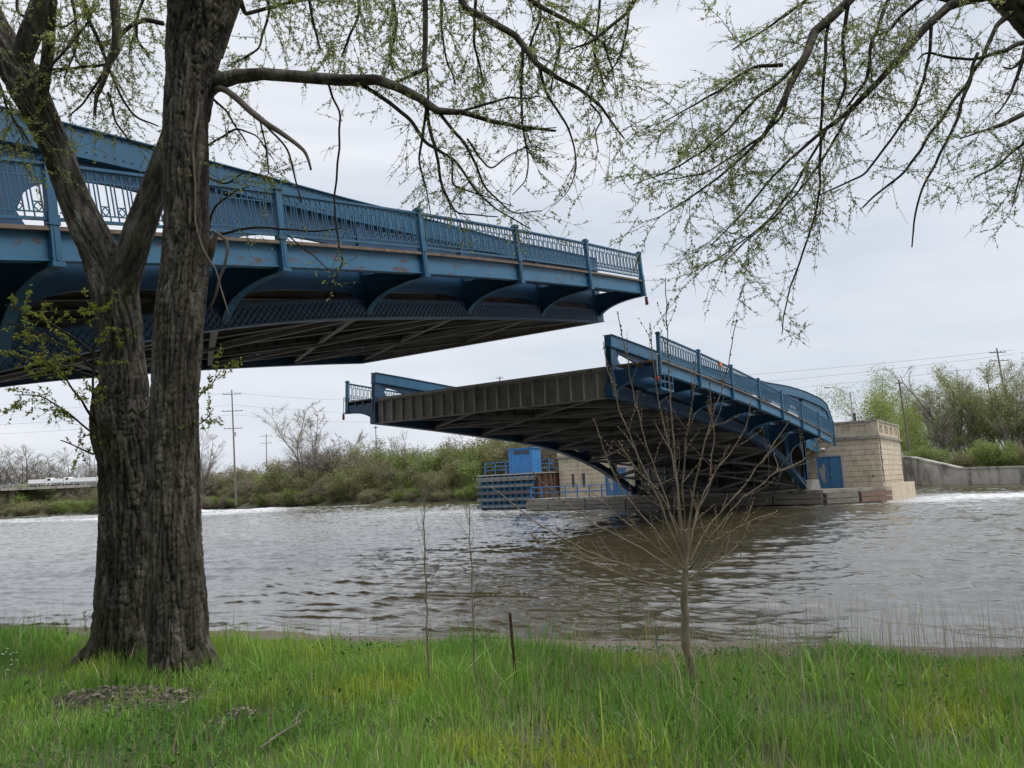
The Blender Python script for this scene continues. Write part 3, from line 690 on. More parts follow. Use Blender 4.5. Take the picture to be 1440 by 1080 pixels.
for i in range(7):
    y = 50.65+i*.49; p = MB(); p.box(FX+1.965, FX+2.0, y, y+.06, FZ+.05, FZ+2.95); cadd('cladding_rib', p, M['bright_blue'], bd)
p = MB(); p.box(FX+1.85, FX+4.15, 50.45, 54.15, FZ+3.0, FZ+3.1); cadd('roof', p, M['bright_blue'])
for yy in (51.0, 52.2):
    p = MB(); p.box(FX+1.94, FX+1.99, yy, yy+1.0, FZ+2.35, FZ+2.8); cadd('window', p, M['window'])

# approach roadway and river wall on the far side
p = MB(); p.box(84.3, 114, 15, 36.7, 4.4, 5.1); p.box(114, 160, 22, 36, 4.4, 5.1); p.box(95.2, 114, 15.2, 15.5, 5.1, 6.2)
ap = obj('approach_road', p, M['stone_dark'], kind='structure')
p = MB(); p.box(108, 114, 15.6, 36, -3, 4.4); p.box(145, 152, 22.6, 36, -3, 4.4); obj('approach_support', p, M['stone_dark'], kind='structure')
rwp = [(114.2, 17.0), (128, 23.0), (149.5, 20.5), (148.6, 18.5), (143, 11), (136.5, 2.5), (122, -15), (95, -48)]
rwh = [5.0, 5.0, 5.0, 4.75, 2.55, 2.4, 2.4, 2.4]
rw = empty('river_wall', (*rwp[1], 0), label='stained grey concrete river wall with rounded shoulder on the right bank', category='retaining wall')
for (a_, b_), h0, h1 in zip(zip(rwp[:-1], rwp[1:]), rwh[:-1], rwh[1:]):
    d = np.array([b_[0]-a_[0], b_[1]-a_[1]]); L = np.hypot(*d); nn_ = max(1, int(L/5)); d = d/L; nv = np.array([-d[1], d[0]])
    if nv[0] < 0: nv = -nv
    for i in range(nn_):
        q0 = np.array(a_)+d*(L*i/nn_+.02); q1 = np.array(a_)+d*(L*(i+1)/nn_-.02)
        f0, f1 = i/nn_, (i+1)/nn_
        sm = (lambda f: f*f*(3-2*f)) if h0-h1 > 1 else (lambda f: f)
        z0, z1 = h0+(h1-h0)*sm(f0), h0+(h1-h0)*sm(f1)
        t = 1.1; P4 = [q0, q1, q1+nv*t, q0+nv*t]
        v = [(*P4[0], -3), (*P4[1], -3), (*P4[2], -3), (*P4[3], -3), (*P4[0], z0), (*P4[1], z1), (*P4[2], z1), (*P4[3], z0)]
        v = np.array(v)-np.array([rwp[1][0], rwp[1][1], 0])
        p = MB(); p.add(v, [(0, 1, 2, 3), (7, 6, 5, 4), (0, 4, 5, 1), (1, 5, 6, 2), (2, 6, 7, 3), (3, 7, 4, 0)]); wp = obj('wall_panel', p, M['wall'], rw)
        p = MB(); P5 = [q0-nv*.12, q1-nv*.12, q1+nv*(t+.1), q0+nv*(t+.1)]
        v = np.array([(*c, z) for z3 in (0, .28) for c, z in zip(P5, (z0+z3, z1+z3, z1+z3, z0+z3))])-np.array([rwp[1][0], rwp[1][1], 0])
        p.add(v, [(3, 2, 1, 0), (4, 5, 6, 7), (0, 1, 5, 4), (1, 2, 6, 5), (2, 3, 7, 6), (3, 0, 4, 7)]); obj('wall_coping', p, M['wall'], wp)
# near pier stub (left of frame) so the near leaf stands on something
p = MB(); p.box(-30, -9, 13, 38.5, -3, 3.2); p.box(-30, -16, 15, 36.7, 3.2, 5.0); p.box(-9, -3, 13, 38.5, -3, 1.0)
obj('near_pier', p, M['stone_dark'], kind='structure')

# ------------------------------------------------------------------ distant vegetation
def rot_to(d):
    return Vector((0, 0, 1)).rotation_difference(Vector(d)).to_matrix()
def make_tree(kind, h, stems, spread, nleaf, lsize, lcol, twigden, seed, trunk_r=.12, low=.1, leafband=(0.1, 1.0), clump=.35):
    rg = np.random.default_rng(seed); tb = MB(); fine = []; tips = []
    for st in range(stems):
        az = rg.uniform(0, 2*PI); lean = rg.uniform(.05, spread)
        H = h*rg.uniform(.65, 1.0) if stems > 1 else h*.9
        Pm = [np.array([rg.normal(0, .25*spread*h*.2), rg.normal(0, .25*spread*h*.2), -.4])]
        d = np.array([math.cos(az)*lean, math.sin(az)*lean, 1.0]); d /= np.linalg.norm(d); n = 9
        for i in range(n):
            d = d+rg.normal(0, .09, 3); d /= np.linalg.norm(d); Pm.append(Pm[-1]+d*H/n)
        Pm = np.array(Pm); r0 = trunk_r*rg.uniform(.7, 1.1); R = np.linspace(r0, r0*.15, len(Pm)); tb.tube(Pm, R, 5)
        nb = int(10+H*1.3)
        for q in range(nb):
            t = rg.uniform(low, .98); k = t*(len(Pm)-1); i = int(k); p0 = Pm[i]+(Pm[min(i+1, n)]-Pm[i])*(k-i)
            a = rg.uniform(0, 2*PI); L = H*rg.uniform(.14, .36)*(1.15-t*.7); el = rg.uniform(.3, 1.1)
            dd = np.array([math.cos(a)*math.cos(el), math.sin(a)*math.cos(el), math.sin(el)]); B = [p0]
            for j in range(5): dd = dd+rg.normal(0, .13, 3)+np.array([0, 0, .03]); dd /= np.linalg.norm(dd); B.append(B[-1]+dd*L/5)
            B = np.array(B); tb.tube(B, np.linspace(max(.012, r0*.32*(1.1-t)), .008, 6), 3, False)
            for j in range(int(twigden)):
                k = rg.uniform(.2, 1)*5; i2 = min(int(k), 4); s0 = B[i2]+(B[i2+1]-B[i2])*(k-i2)
                e = dd+rg.normal(0, .55, 3); e /= np.linalg.norm(e); l2 = L*rg.uniform(.15, .45); s1 = s0+e*l2; s1b = s0+e*l2*.5+rg.normal(0, .04*l2, 3)
                fine.append((s0, s1b, s1)); tips.append(s1); tips.append(s1b)
    fine = np.array(fine); n = len(fine); wv = rg.normal(0, 1, (n, 3)); wv /= np.linalg.norm(wv, axis=1, keepdims=True)
    w1 = .016*wv
    V = np.stack([fine[:, 0]-w1, fine[:, 0]+w1, fine[:, 1]+w1*.8, fine[:, 1]-w1*.8, fine[:, 2]], 1)
    fm = quads('fine_twigs', V, 5, [(0, 1, 2, 3), (3, 2, 4)], M['fartwig'])
    tm = tb.mesh('trunk'); tm.materials.append(M['farbark'])
    lm = None
    if nleaf:
        tips = np.array(tips); zz = tips[:, 2]/h; ok = tips[(zz > leafband[0]) & (zz < leafband[1])]
        cc = np.where(rg.random(len(ok)) < .75)[0]; ok = ok[cc]
        c = ok[rg.integers(0, len(ok), nleaf)]+rg.normal(0, clump*lsize*2, (nleaf, 3))
        u = rg.normal(0, 1, (nleaf, 3)); u /= np.linalg.norm(u, axis=1, keepdims=True); v = np.cross(u, rg.normal(0, 1, (nleaf, 3))); v /= np.linalg.norm(v, axis=1, keepdims=True)
        sz = lsize*rg.uniform(.5, 1.2, (nleaf, 1)); V = np.stack([c-u*sz*.5, c+v*sz*.3, c+u*sz*.5, c-v*sz*.3], 1)
        g = rg.uniform(.65, 1.35, (nleaf, 1)); col = np.array(lcol)*g; col[:, 0] *= rg.uniform(.8, 1.25, nleaf)
        lm = quads('foliage', V, 4, [(0, 1, 2, 3)], M['farleaf'], col)
    return tm, fm, lm
KIND = {}
G1, G2, G3, GB = (.20, .26, .07), (.085, .105, .035), (.21, .26, .06), (.23, .21, .12)
KIND['green shrub'] = [make_tree('s', 8, 12, .6, 11000, .24, G1, 9, 100+i, .06, .02, clump=.8) for i in range(2)]
KIND['dull shrub'] = [make_tree('s', 8, 12, .6, 9000, .22, (.22, .215, .10), 11, 120+i, .06, .02, clump=.8) for i in range(3)]
KIND['brown shrub'] = [make_tree('s', 8, 13, .55, 3500, .2, GB, 18, 140+i, .05, .02, clump=.8) for i in range(2)]
KIND['bare tree'] = [make_tree('t', 16, 5, .45, 0, .2, GB, 34, 160+i, .18, .12) for i in range(2)]
KIND['budding tree'] = [make_tree('t', 18, 3, .32, 6500, .22, (.28, .32, .11), 26, 180+i, .17, .34, clump=.9) for i in range(3)]
KIND['leafy tree'] = [make_tree('t', 18, 8, .55, 26000, .27, (.30, .37, .10), 16, 200+i, .18, .08, clump=1.6)]
KIND['round bare tree'] = [make_tree('t', 18, 9, .75, 0, .2, GB, 44, 230, .16, .10)]
used = set()
def horizon_y(x): return 540+FPX*math.tan(PIT)/math.cos(ROL)-(x-720)*math.tan(ROL)
def plant(kind, var, x, z, h, label, cat, group, zg=1.6, nm=None, wide=1.0):
    base = at(x, horizon_y(x), z); tm, fm, lm = KIND[kind][var % len(KIND[kind])]
    ref = 8 if 'shrub' in kind else (16 if kind == 'bare tree' else 18); s = h/ref
    r = empty(nm or kind.replace('round ', '').replace(' ', '_'), (base[0], base[1], zg), (0, 0, random.uniform(0, 6.28)), label=label, category=cat, group=group)
    r.scale = (s*wide*random.uniform(.9, 1.15), s*wide*random.uniform(.9, 1.15), s)
    obj('trunk', tm, None, r); obj('fine_twigs', fm, None, r, kind='stuff')
    if lm: obj('foliage', lm, None, r, kind='stuff')
    return r
rs = random.Random(5)
ORD = 'leftmost second third fourth fifth sixth seventh eighth ninth tenth eleventh twelfth thirteenth fourteenth fifteenth sixteenth seventeenth eighteenth nineteenth twentieth'.split()+['%dth' % i_ for i_ in range(21, 80)]
def run(xa, xb, step, zf, hf, kinds, grp, zg=1.5, wide=1.0):
    x = xa; made = []
    while x < xb:
        k = rs.choice(kinds); z = zf(x)*rs.uniform(.985, 1.06)
        tone = {'green shrub': 'green shrub', 'dull shrub': 'olive shrub', 'brown shrub': 'brown shrub', 'bare tree': 'bare tree', 'budding tree': 'pale green tree', 'leafy tree': 'full light green tree'}[k]
        made.append((plant(k, rs.randrange(9), x, z, hf(x)*rs.uniform(.66, 1.22), '', 'tree' if 'tree' in k else 'shrub', tone.replace('buds', 'bud')+'s '+grp, zg, wide=wide), tone))
        x += step*rs.uniform(.75, 1.25)
    cnt_ = {}
    for o_, t_ in made:
        cnt_[t_] = cnt_.get(t_, 0)+1; o_['label'] = ORD[cnt_[t_]-1]+' '+t_+' from the left '+grp if cnt_[t_] > 1 else 'leftmost '+t_+' '+grp
shz = lambda x: shore_z(x, 2.5)
DG = ['dull shrub', 'green shrub', 'dull shrub', 'brown shrub']
def shore_z(x, off):
    lo, hi = 60., 600.
    for _ in range(40):
        z_ = (lo+hi)/2; q = at(x, horizon_y(x), z_)
        if q[0] > farshore(q[1])+off: hi = z_
        else: lo = z_
    return lo
LOW = ['dull shrub', 'green shrub', 'brown shrub']
run(-130, 160, 8, lambda x: shore_z(x, .6)/1.02, lambda x: 4.2, LOW, 'overhanging the water left of the trunks', .3, wide=1.9)
run(160, 480, 8, lambda x: shore_z(x, .6)/1.02, lambda x: 4.2, LOW, 'overhanging the water right of the trunks', .3, wide=1.9)
run(480, 860, 8, lambda x: shore_z(x, .6)/1.02, lambda x: 3.8, LOW, 'overhanging the water beside the blue cell', .3, wide=1.8)
run(-130, 160, 11, lambda x: shz(x)+1, lambda x: 7.6, DG, 'front row, far bank left of the trunks', 1.0, wide=1.5)
run(-130, 160, 12, lambda x: shz(x)+9, lambda x: 9.3, DG, 'second row, far bank left of the trunks', 1.5, wide=1.5)
run(160, 420, 10, lambda x: shz(x)+1, lambda x: 8.5, DG, 'front row, far bank right of the trunks', 1.0, wide=1.4)
run(160, 420, 11, lambda x: shz(x)+9, lambda x: 11.5, DG, 'second row, far bank right of the trunks', 1.5, wide=1.4)
run(420, 690, 10, lambda x: shz(x)+1, lambda x: 9.0, DG, 'front row, far bank left of the blue cell', 1.0, wide=1.3)
run(420, 860, 11, lambda x: shz(x)+8, lambda x: np.interp(x, [420, 480, 600], [11, 13.5, 13.5]), DG+['brown shrub'], 'second row, far bank left of the blue cell', 1.5, wide=1.2)
run(430, 860, 12, lambda x: shz(x)+17, lambda x: 16.5, ['brown shrub', 'budding tree', 'bare tree'], 'behind the bank shrubs below the far leaf', 1.5)
run(-130, 150, 11, lambda x: 315, lambda x: 26, ['bare tree'], 'beyond the highway left of the trunks', 2.5, wide=1.3)
run(280, 660, 13, lambda x: 350, lambda x: np.interp(x, [280, 330, 640], [22, 19, 21]), ['bare tree'], 'in the hazy row beyond the bank shrubs', 2.5, wide=1.3)
plant('round bare tree', 0, 443, 225, 30.0, 'large round bare tree rising above the bank shrubs between the pole and the far leaf', 'tree', 'lone bare tree on the far bank', wide=1.1)
plant('bare tree', 1, 284, 240, 24.0, 'bare grey tree just right of the big twin trunk on the far bank', 'tree', 'bare tree by the twin trunk')
# right bank wood
plant('leafy tree', 0, 1262, 162, 22.0, 'rounded light green tree rising behind the stone pier house', 'tree', 'light green tree behind the pier house', 2.2, wide=.95)
plant('leafy tree', 0, 1300, 176, 19.0, 'second light green tree, lower, right of the rounded one', 'tree', 'light green trees on the right bank', 2.2, wide=.75)
run(1315, 1600, 15, lambda x: 150, lambda x: np.interp(x, [1310, 1360, 1440, 1600], [17, 22.5, 23, 24]), ['budding tree', 'budding tree', 'budding tree', 'bare tree'], 'at the front of the river wall wood', 2.2)
run(1290, 1600, 20, lambda x: 190, lambda x: 24, ['budding tree', 'bare tree'], 'at the back of the river wall wood', 2.2)
run(1262, 1600, 13, lambda x: np.interp(x, [1262, 1440, 1600], [142, 122, 110]), lambda x: 5.0, ['green shrub', 'green shrub', 'dull shrub'], 'growing behind the river wall', 1.9, wide=1.3)
# woods to the sides, outside the frame
run(1600, 2300, 45, lambda x: 130, lambda x: 18, ['budding tree'], 'further down the right bank', 3.2)

# ------------------------------------------------------------------ poles, wires, lamp, highway
def utility_pole(x, ytop, z, arms, label, lean=0, zg=2, transformer=False, cat='utility pole', k=1.0):
    b0 = at(x, horizon_y(x), z); top = at(x, ytop, z); Hh = top[2]-zg
    r = empty('utility_pole', (b0[0], b0[1], zg), (lean*FW[1], -lean*FW[0], 0) if False else (0, 0, YAW-PI/2), label=label, category=cat)
    p = MB(); p.tube([(0, 0, -1), (lean*Hh*.5, 0, Hh*.5), (lean*Hh, 0, Hh)], [.26*k, .21*k, .15*k], 8); obj('pole', p, M['polewood'], r)
    tops = []
    for (dz, L) in arms:
        zz = Hh-dz; cx = lean*zz
        p = MB(); p.box(cx-L/2, cx+L/2, -.2, -.06, zz-.08, zz+.08); ar = obj('crossarm', p, M['polewood'], r)
        for q in (-.46, -.2, .2, .46):
            p = MB(); p.lathe([(.05, 0), (.1, .05), (.1, .14), (.05, .2), (.09, .26), (.04, .34)], (cx+q*L, -.13, zz+.08), 8); obj('insulator', p, M['galv'], ar)
    if transformer:
        p = MB(); p.lathe([(.3, 0), (.34, .05), (.34, 1.1), (.2, 1.2)], (lean*Hh*.6+.42, -.1, Hh*.58), 12); obj('transformer', p, M['galv'], r)
    r.rotation_euler = (0, 0, math.atan2(R2[1], R2[0]))
    return r
utility_pole(332, 545, 205, [(1.2, 5.0), (5.8, 5.6), (10.5, 5.0)], 'tall wooden utility pole with three crossarms right of the big twin trunk', -.045, transformer=True)
utility_pole(376, 609, 330, [(1, 5), (4, 5)], 'smaller distant utility pole right of the tall one, by the bare tree', -.02)
utility_pole(1431, 485, 172, [(1.0, 3.6), (2.9, 4.4)], 'wooden utility pole at the right edge above the wood', -.05, 3, True)
utility_pole(1283, 531, 152, [(.8, 1.2)], 'grey pole with a small head in front of the light green tree', -.04, 3)
utility_pole(531, 598, 212, [(.5, 1.0)], 'thin plain pole standing among shrubs below the far leaf tip', -.01, 1.5, k=.75)
utility_pole(709, 526, 260, [(.6, 2.2)], 'distant pole tip poking above the far leaf end beam', 0, 2)
def wire(nm, pts_, sag, lab, r=.035):
    a_, b_ = at(*pts_[0]), at(*pts_[1]); t = np.linspace(0, 1, 30)[:, None]; Pp = a_+(b_-a_)*t; Pp[:, 2] -= sag*4*(t*(1-t))[:, 0]
    p = MB(); p.tube(Pp, r, 4); obj(nm, p, M['black'], None, label=lab, category='wire', group='overhead wires')
wire('overhead_wire', ((1426, 492, 172), (560, 545, 330)), 3, 'topmost overhead wire running left from the right edge pole', .028)
wire('overhead_wire', ((1426, 498, 172), (560, 556, 330)), 4, 'second overhead wire from the right edge pole', .028)
wire('overhead_wire', ((1426, 512, 172), (560, 566, 330)), 4, 'lowest overhead wire from the right edge pole', .028)
for q, (ya, yb) in enumerate(((552, 560), (569, 578), (583, 590))):
    wire('overhead_wire', ((326, ya, 205), (-300, yb+25, 205)), 2, ('highest', 'middle', 'lowest')[q]+' overhead wire left of the tall utility pole', .025)
    wire('overhead_wire', ((328, ya, 205), (700, yb-12, 300)), 3, ('highest', 'middle', 'lowest')[q]+' overhead wire right of the tall utility pole', .025)
# street lamp on the approach
lp = at(1199.5, 590, 92.0); base = Vector((lp[0], lp[1], 5.1)); ht = at(1197, 551, 92)[2]-5.1
sl_ = empty('street_lamp', base, (0, 0, math.atan2(R2[1], R2[0])), label='grey street lamp with long curved arm rising above the pier house parapet', category='street lamp')
p = MB(); p.tube([(0, 0, -.2), (0, 0, ht*.5), (0, 0, ht)], [.12, .1, .075], 10); obj('lamp_post', p, M['galv'], sl_)
p = MB(); th = np.linspace(0, 1, 9); p.tube([(-2.3*t, 0, ht-.35+1.05*math.sin(t*PI*.5)) for t in th], .035, 6); p.tube([(-1.6*t, 0, ht-.9+1.35*math.sin(t*PI*.5)) for t in th[:8]], .025, 6); obj('lamp_arm', p, M['galv'], sl_)
p = MB(); p.lathe([(.05, .1), (.17, .06), (.2, 0), (.12, -.08)], (0, 0, 0), 12); o = obj('lamp_head', p, M['galv'], sl_, loc=(-2.65, 0, ht+.68)); o.scale = (2.4, 1, 1)
p = MB(); p.box(.08, .32, -.15, .15, ht-3.6, ht-2.5); obj('signal_box', p, M['black'], sl_)
# elevated highway with trucks
hz0 = at(-200, 700, 268); hz1 = at(480, 690, 268)
def hwy(x, z=262): g_ = at(x, horizon_y(x), z); return g_
hw = empty('elevated_road', tuple(hwy(60)[:2])+(2.0,), label='low elevated highway with guard rail passing behind the left bank shrubs', category='bridge')
hb = np.array([*hwy(60)[:2], 2.0]); A0 = hwy(-250)-hb; A1 = hwy(430)-hb; A0[2] = A1[2] = 7.2
p = MB(); p.bar(A0, A1, 11, .9); obj('road_slab', p, M['wall'], hw)
nv = np.cross((A1-A0)/np.linalg.norm(A1-A0), (0, 0, 1)); front = -1 if np.dot((nv*5)[:2], (hb+nv*5)[:2]) > 0 else 1
for q in (.55, 1.0):
    p = MB(); p.bar(A0+nv*front*5.3+[0, 0, .45+q], A1+nv*front*5.3+[0, 0, .45+q], .1, .2); obj('guard_rail', p, M['galv'], hw)
for t in np.linspace(0.02, .98, 40):
    c = A0+(A1-A0)*t+nv*front*5.3; p = MB(); p.box(c[0]-.12, c[0]+.12, c[1]-.12, c[1]+.12, c[2]+.4, c[2]+1.6); obj('rail_post', p, M['galv'], hw)
for t in np.linspace(0.03, .97, 9):
    c = A0+(A1-A0)*t; p = MB(); p.box(c[0]-.6, c[0]+.6, c[1]-4, c[1]+4, -3, c[2]-.46); obj('pier_column', p, M['wall'], hw)
hd = (A1-A0)/np.linalg.norm(A1-A0)
def truck(x, L, label, hh=1.5):
    c = hwy(x)+0; c[2] = 9.66; r = empty('box_truck', c, (0, 0, math.atan2(hd[1], hd[0])), label=label, category='truck', group='white trucks on the highway')
    p = MB(); p.box(-L/2, L/2-2.4, -1.25, 1.25, 1.0, 1.0+hh); obj('cargo_box', p, M['white'], r)
    p = MB(); p.prism([(L/2-2.2, .6), (L/2, .6), (L/2, 1.7), (L/2-.5, 2.9), (L/2-2.2, 3.0)], lambda u, v, t: (u, t, v), -1.2, 1.2); cab_ = obj('cab', p, M['white'], r)
    p = MB(); p.box(L/2-1.6, L/2-.5, -1.22, 1.22, 1.9, 2.6); obj('window', p, M['window'], cab_)
    for wx_ in (-L/2+1, -L/2+2.2, L/2-1.2):
        for wy_ in (-1.1, 1.1):
            p = MB(); p.tube([(wx_, wy_-.15, .5), (wx_, wy_+.15, .5)], .5, 12); obj('wheel', p, M['black'], r)
for x, L, lb in ((58, 8, 'white truck on the highway near the left edge'), (88, 6, 'small white truck in the middle of the highway left of the big tree'), (122, 12, 'longest white truck on the highway close to the left trunk'), (342, 10, 'white truck on the highway at the foot of the tall utility pole')):
    truck(x, L, lb)
# red channel marker by the far bank
c = onp(283, 717, 2, 0.0); r = empty('channel_marker', (c[0], c[1], 0), label='small red buoy floating just right of the big trunk near the far bank', category='buoy')
p = MB(); p.lathe([(.35, -.3), (.5, 0), (.5, .5), (.25, .9), (.22, 1.4)], (0, 0, 0), 12); obj('float', p, M['redlens'], r); p = MB(); p.lathe([(.12, 1.4), (.2, 1.5), (.2, 1.8), (.05, 1.9)], (0, 0, 0), 10); obj('topmark', p, M['rust_red'], r)

# ------------------------------------------------------------------ near trees
def resample(Pp, step):
    Pp = np.asarray(Pp, float); d = np.concatenate([[0], np.cumsum(np.linalg.norm(np.diff(Pp[:, :3], axis=0), axis=1))])
    n = max(3, int(d[-1]/step)+1); t = np.linspace(0, d[-1], n)
    # Catmull-like smoothing through linear interpolation + averaging
    Q = np.stack([np.interp(t, d, Pp[:, c]) for c in range(Pp.shape[1])], 1)
    for _ in range(2): Q[1:-1] = .25*Q[:-2]+.5*Q[1:-1]+.25*Q[2:]
    return Q
def bark_tube(Pp, R, nseg, amp, seed=0, ring=.009):
    Q = resample(np.column_stack([Pp, R]), ring); C3 = Q[:, :3]; Rr = Q[:, 3]; m = len(C3)
    T = np.gradient(C3, axis=0); T /= np.linalg.norm(T, axis=1, keepdims=True)
    a = np.array([1.0, .2, 0]); A = np.empty((m, 3))
    for i in range(m):
        a = a-T[i]*np.dot(a, T[i]); a /= np.linalg.norm(a); A[i] = a
    B = np.cross(T, A); ang = np.linspace(0, 2*PI, nseg+1)
    ca, sa = np.cos(ang)[None, :, None], np.sin(ang)[None, :, None]
    dirs = ca*A[:, None]+sa*B[:, None]; base = C3[:, None]+Rr[:, None, None]*dirs
    h = np.arange(m)*ring
    X, Y, Z = dirs[..., 0]*Rr[:, None], dirs[..., 1]*Rr[:, None], np.broadcast_to(h[:, None], dirs.shape[:2])
    wx = .03*fbm(X*9, Y*9, Z*2.2, 3, seed+1); wy = .03*fbm(X*9, Y*9, Z*2.2, 3, seed+2)
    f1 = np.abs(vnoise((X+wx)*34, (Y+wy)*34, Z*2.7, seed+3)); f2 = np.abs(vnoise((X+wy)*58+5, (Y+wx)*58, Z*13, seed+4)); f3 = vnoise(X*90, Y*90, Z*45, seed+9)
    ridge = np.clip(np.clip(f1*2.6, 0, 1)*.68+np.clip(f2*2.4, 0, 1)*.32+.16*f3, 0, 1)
    lump = fbm(X*2.2, Y*2.2, Z*1.1, 3, seed+5)*.016+fbm(X*6, Y*6, Z*3, 2, seed+6)*.010
    sc = np.clip(Rr/.22, .12, 1.1)[:, None]
    disp = (ridge-.5)*amp*sc+lump*sc
    V = base+disp[..., None]*dirs
    V[:, -1] = V[:, 0]
    me = grid_mesh('trunk', V[..., 0], V[..., 1], V[..., 2], M['bark'])
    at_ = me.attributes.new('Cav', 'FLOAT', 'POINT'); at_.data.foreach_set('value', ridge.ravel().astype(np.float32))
    return me
def px_path(L, zf):       # rows (y, xl, xr) -> centre line and radii
    Pp = []; R = []
    for row in L:
        y, xl, xr = row[:3]; z = zf(y) if len(row) < 4 else row[3]
        Pp.append(at((xl+xr)/2, y, z)); R.append((xr-xl)/2/FPX*z)
    return np.array(Pp), np.array(R)
def limb_px(L):           # rows (x, y, z, width px)
    return np.array([at(x, y, z) for x, y, z, w in L]), np.array([w/2/FPX*z for x, y, z, w in L])
class Crown:
    def __init__(s, seed): s.rg = np.random.default_rng(seed); s.tw = MB(); s.leaf = []; s.ldir = []; s.nodes = 0
    def shoot(s, p0, d, L, r, droop, curl=.16, leaf=.6, step=.06, sub=True, subden=9, leafstep=.035):
        rg = s.rg; n = max(3, int(L/step)); P_ = [p0]; d = np.array(d, float); d /= np.linalg.norm(d)
        bend = rg.normal(0, curl*.35, 3)
        for i in range(n):
            d = d+rg.normal(0, curl, 3)*.6+bend*.3+np.array([0, 0, -droop*.45]); d /= np.linalg.norm(d); P_.append(P_[-1]+d*step)
        P_ = np.array(P_); s.tw.tube(P_, np.linspace(r, max(.0012, r*.3), len(P_)), 4 if r > .005 else 3, False)
        T = np.diff(P_, axis=0)
        if sub:
            for q in range(rg.poisson(L*subden)):
                t = rg.uniform(.12, 1)*(n-1); i = int(t); p = P_[i]+T[min(i, n-1)]*(t-i)
                e = T[min(i, n-1)]/step*.7+rg.normal(0, .62, 3); l2 = rg.uniform(.08, .38)*(1.15-.5*t/n)
                s.shoot(p, e, l2, max(.0022, r*.42), droop*.8, curl*1.2, leaf, .045, False)
        if leaf > 0:
            m = rg.poisson(len(T)*step/leafstep*leaf*1.25)
            if m:
                t = rg.uniform(.1, 1, m)*(n-1); i = t.astype(int); base = P_[i]+T[np.minimum(i, n-1)]*(t-i)[:, None]
                s.leaf.append(base+rg.normal(0, .006, (m, 3))); s.ldir.append(T[np.minimum(i, n-1)]/step)
        return P_
    def along(s, Pp, den, Lr, rr, droop, down=0.0, leaf=.6, t0=0.1, subden=9, curl=.16):
        Q = resample(Pp, .03); T = np.gradient(Q, axis=0); T /= np.linalg.norm(T, axis=1, keepdims=True); total = len(Q)*.03
        for q in range(s.rg.poisson(total*den)):
            i = int(s.rg.uniform(t0, 1)*(len(Q)-1)); e = T[i]*.8+s.rg.normal(0, .75, 3)+np.array([0, 0, -down])
            s.shoot(Q[i], e, s.rg.uniform(*Lr), rr*s.rg.uniform(.6, 1.2), droop, curl, leaf, .06, True, subden)
    def finish(s, root, size=.018, col=(.17, .21, .05)):
        obj('twigs', s.tw, M['twig'], root, kind='stuff')
        if s.leaf:
            c = np.concatenate(s.leaf); dr = np.concatenate(s.ldir); m = len(c); rg = s.rg
            rep = 3; c = np.repeat(c, rep, 0); dr = np.repeat(dr, rep, 0); m *= rep
            u = dr*.5+rg.normal(0, .8, (m, 3)); u /= np.linalg.norm(u, axis=1, keepdims=True)
            v = np.cross(u, rg.normal(0, 1, (m, 3))); v /= np.linalg.norm(v, axis=1, keepdims=True); w_ = np.cross(u, v)
            sz = size*rg.uniform(.5, 1.35, (m, 1))
            V = np.stack([c, c+u*sz*.45+v*sz*.26+w_*sz*.06, c+u*sz, c+u*sz*.45-v*sz*.26+w_*sz*.06], 1)
            g = rg.uniform(.7, 1.35, (m, 1)); cc = np.array(col)*g; cc[:, 0] *= rg.uniform(.75, 1.3, m)
            me = quads('leaves', V, 4, [(0, 1, 2, 3)], M['leaf'], cc); obj('leaves', me, None, root, kind='stuff'); print('leaves', m)
base1 = onp(215, 960, 2, 1.0)
big = empty('twin_trunk_tree', (base1[0], base1[1], 1.0), label='big riverside tree with two dark furrowed trunks pressed together, just leafing out', category='tree')
def rel(me, root):
    v = np.empty(len(me.vertices)*3, np.float32); me.vertices.foreach_get('co', v); v = v.reshape(-1, 3)-np.array(root.location, np.float32); me.vertices.foreach_set('co', v.ravel()); me.update(); return me
bpy.context.view_layer.update()
ZL, ZR = 7.8, 7.1
Lrow = [(990, 104, 226), (962, 114, 218), (940, 121, 215), (905, 129, 213), (850, 135, 212), (770, 140, 212), (700, 142, 211), (640, 139, 211), (610, 132, 210), (585, 129, 209), (560, 133, 208), (543, 141, 208), (500, 143, 202), (455, 138, 199), (410, 130, 193), (375, 121, 178), (340, 108, 160), (300, 89, 138), (260, 74, 120), (215, 60, 104), (160, 33, 80), (120, 10, 62), (85, -8, 44), (40, -30, 14), (-30, -62, -20), (-120, -95, -58)]
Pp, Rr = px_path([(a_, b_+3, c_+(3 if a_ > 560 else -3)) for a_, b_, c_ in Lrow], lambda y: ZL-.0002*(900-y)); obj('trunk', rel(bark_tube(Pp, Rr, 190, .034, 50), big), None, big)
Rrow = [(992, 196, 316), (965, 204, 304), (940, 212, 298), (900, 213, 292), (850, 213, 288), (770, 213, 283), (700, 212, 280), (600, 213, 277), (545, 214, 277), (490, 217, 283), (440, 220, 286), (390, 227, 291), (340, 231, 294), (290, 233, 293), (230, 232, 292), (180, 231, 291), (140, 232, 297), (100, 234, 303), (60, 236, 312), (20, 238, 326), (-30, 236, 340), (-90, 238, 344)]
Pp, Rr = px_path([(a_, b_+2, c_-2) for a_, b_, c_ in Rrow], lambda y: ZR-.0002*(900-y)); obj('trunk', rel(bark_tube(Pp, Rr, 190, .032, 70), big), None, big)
crown = Crown(3)
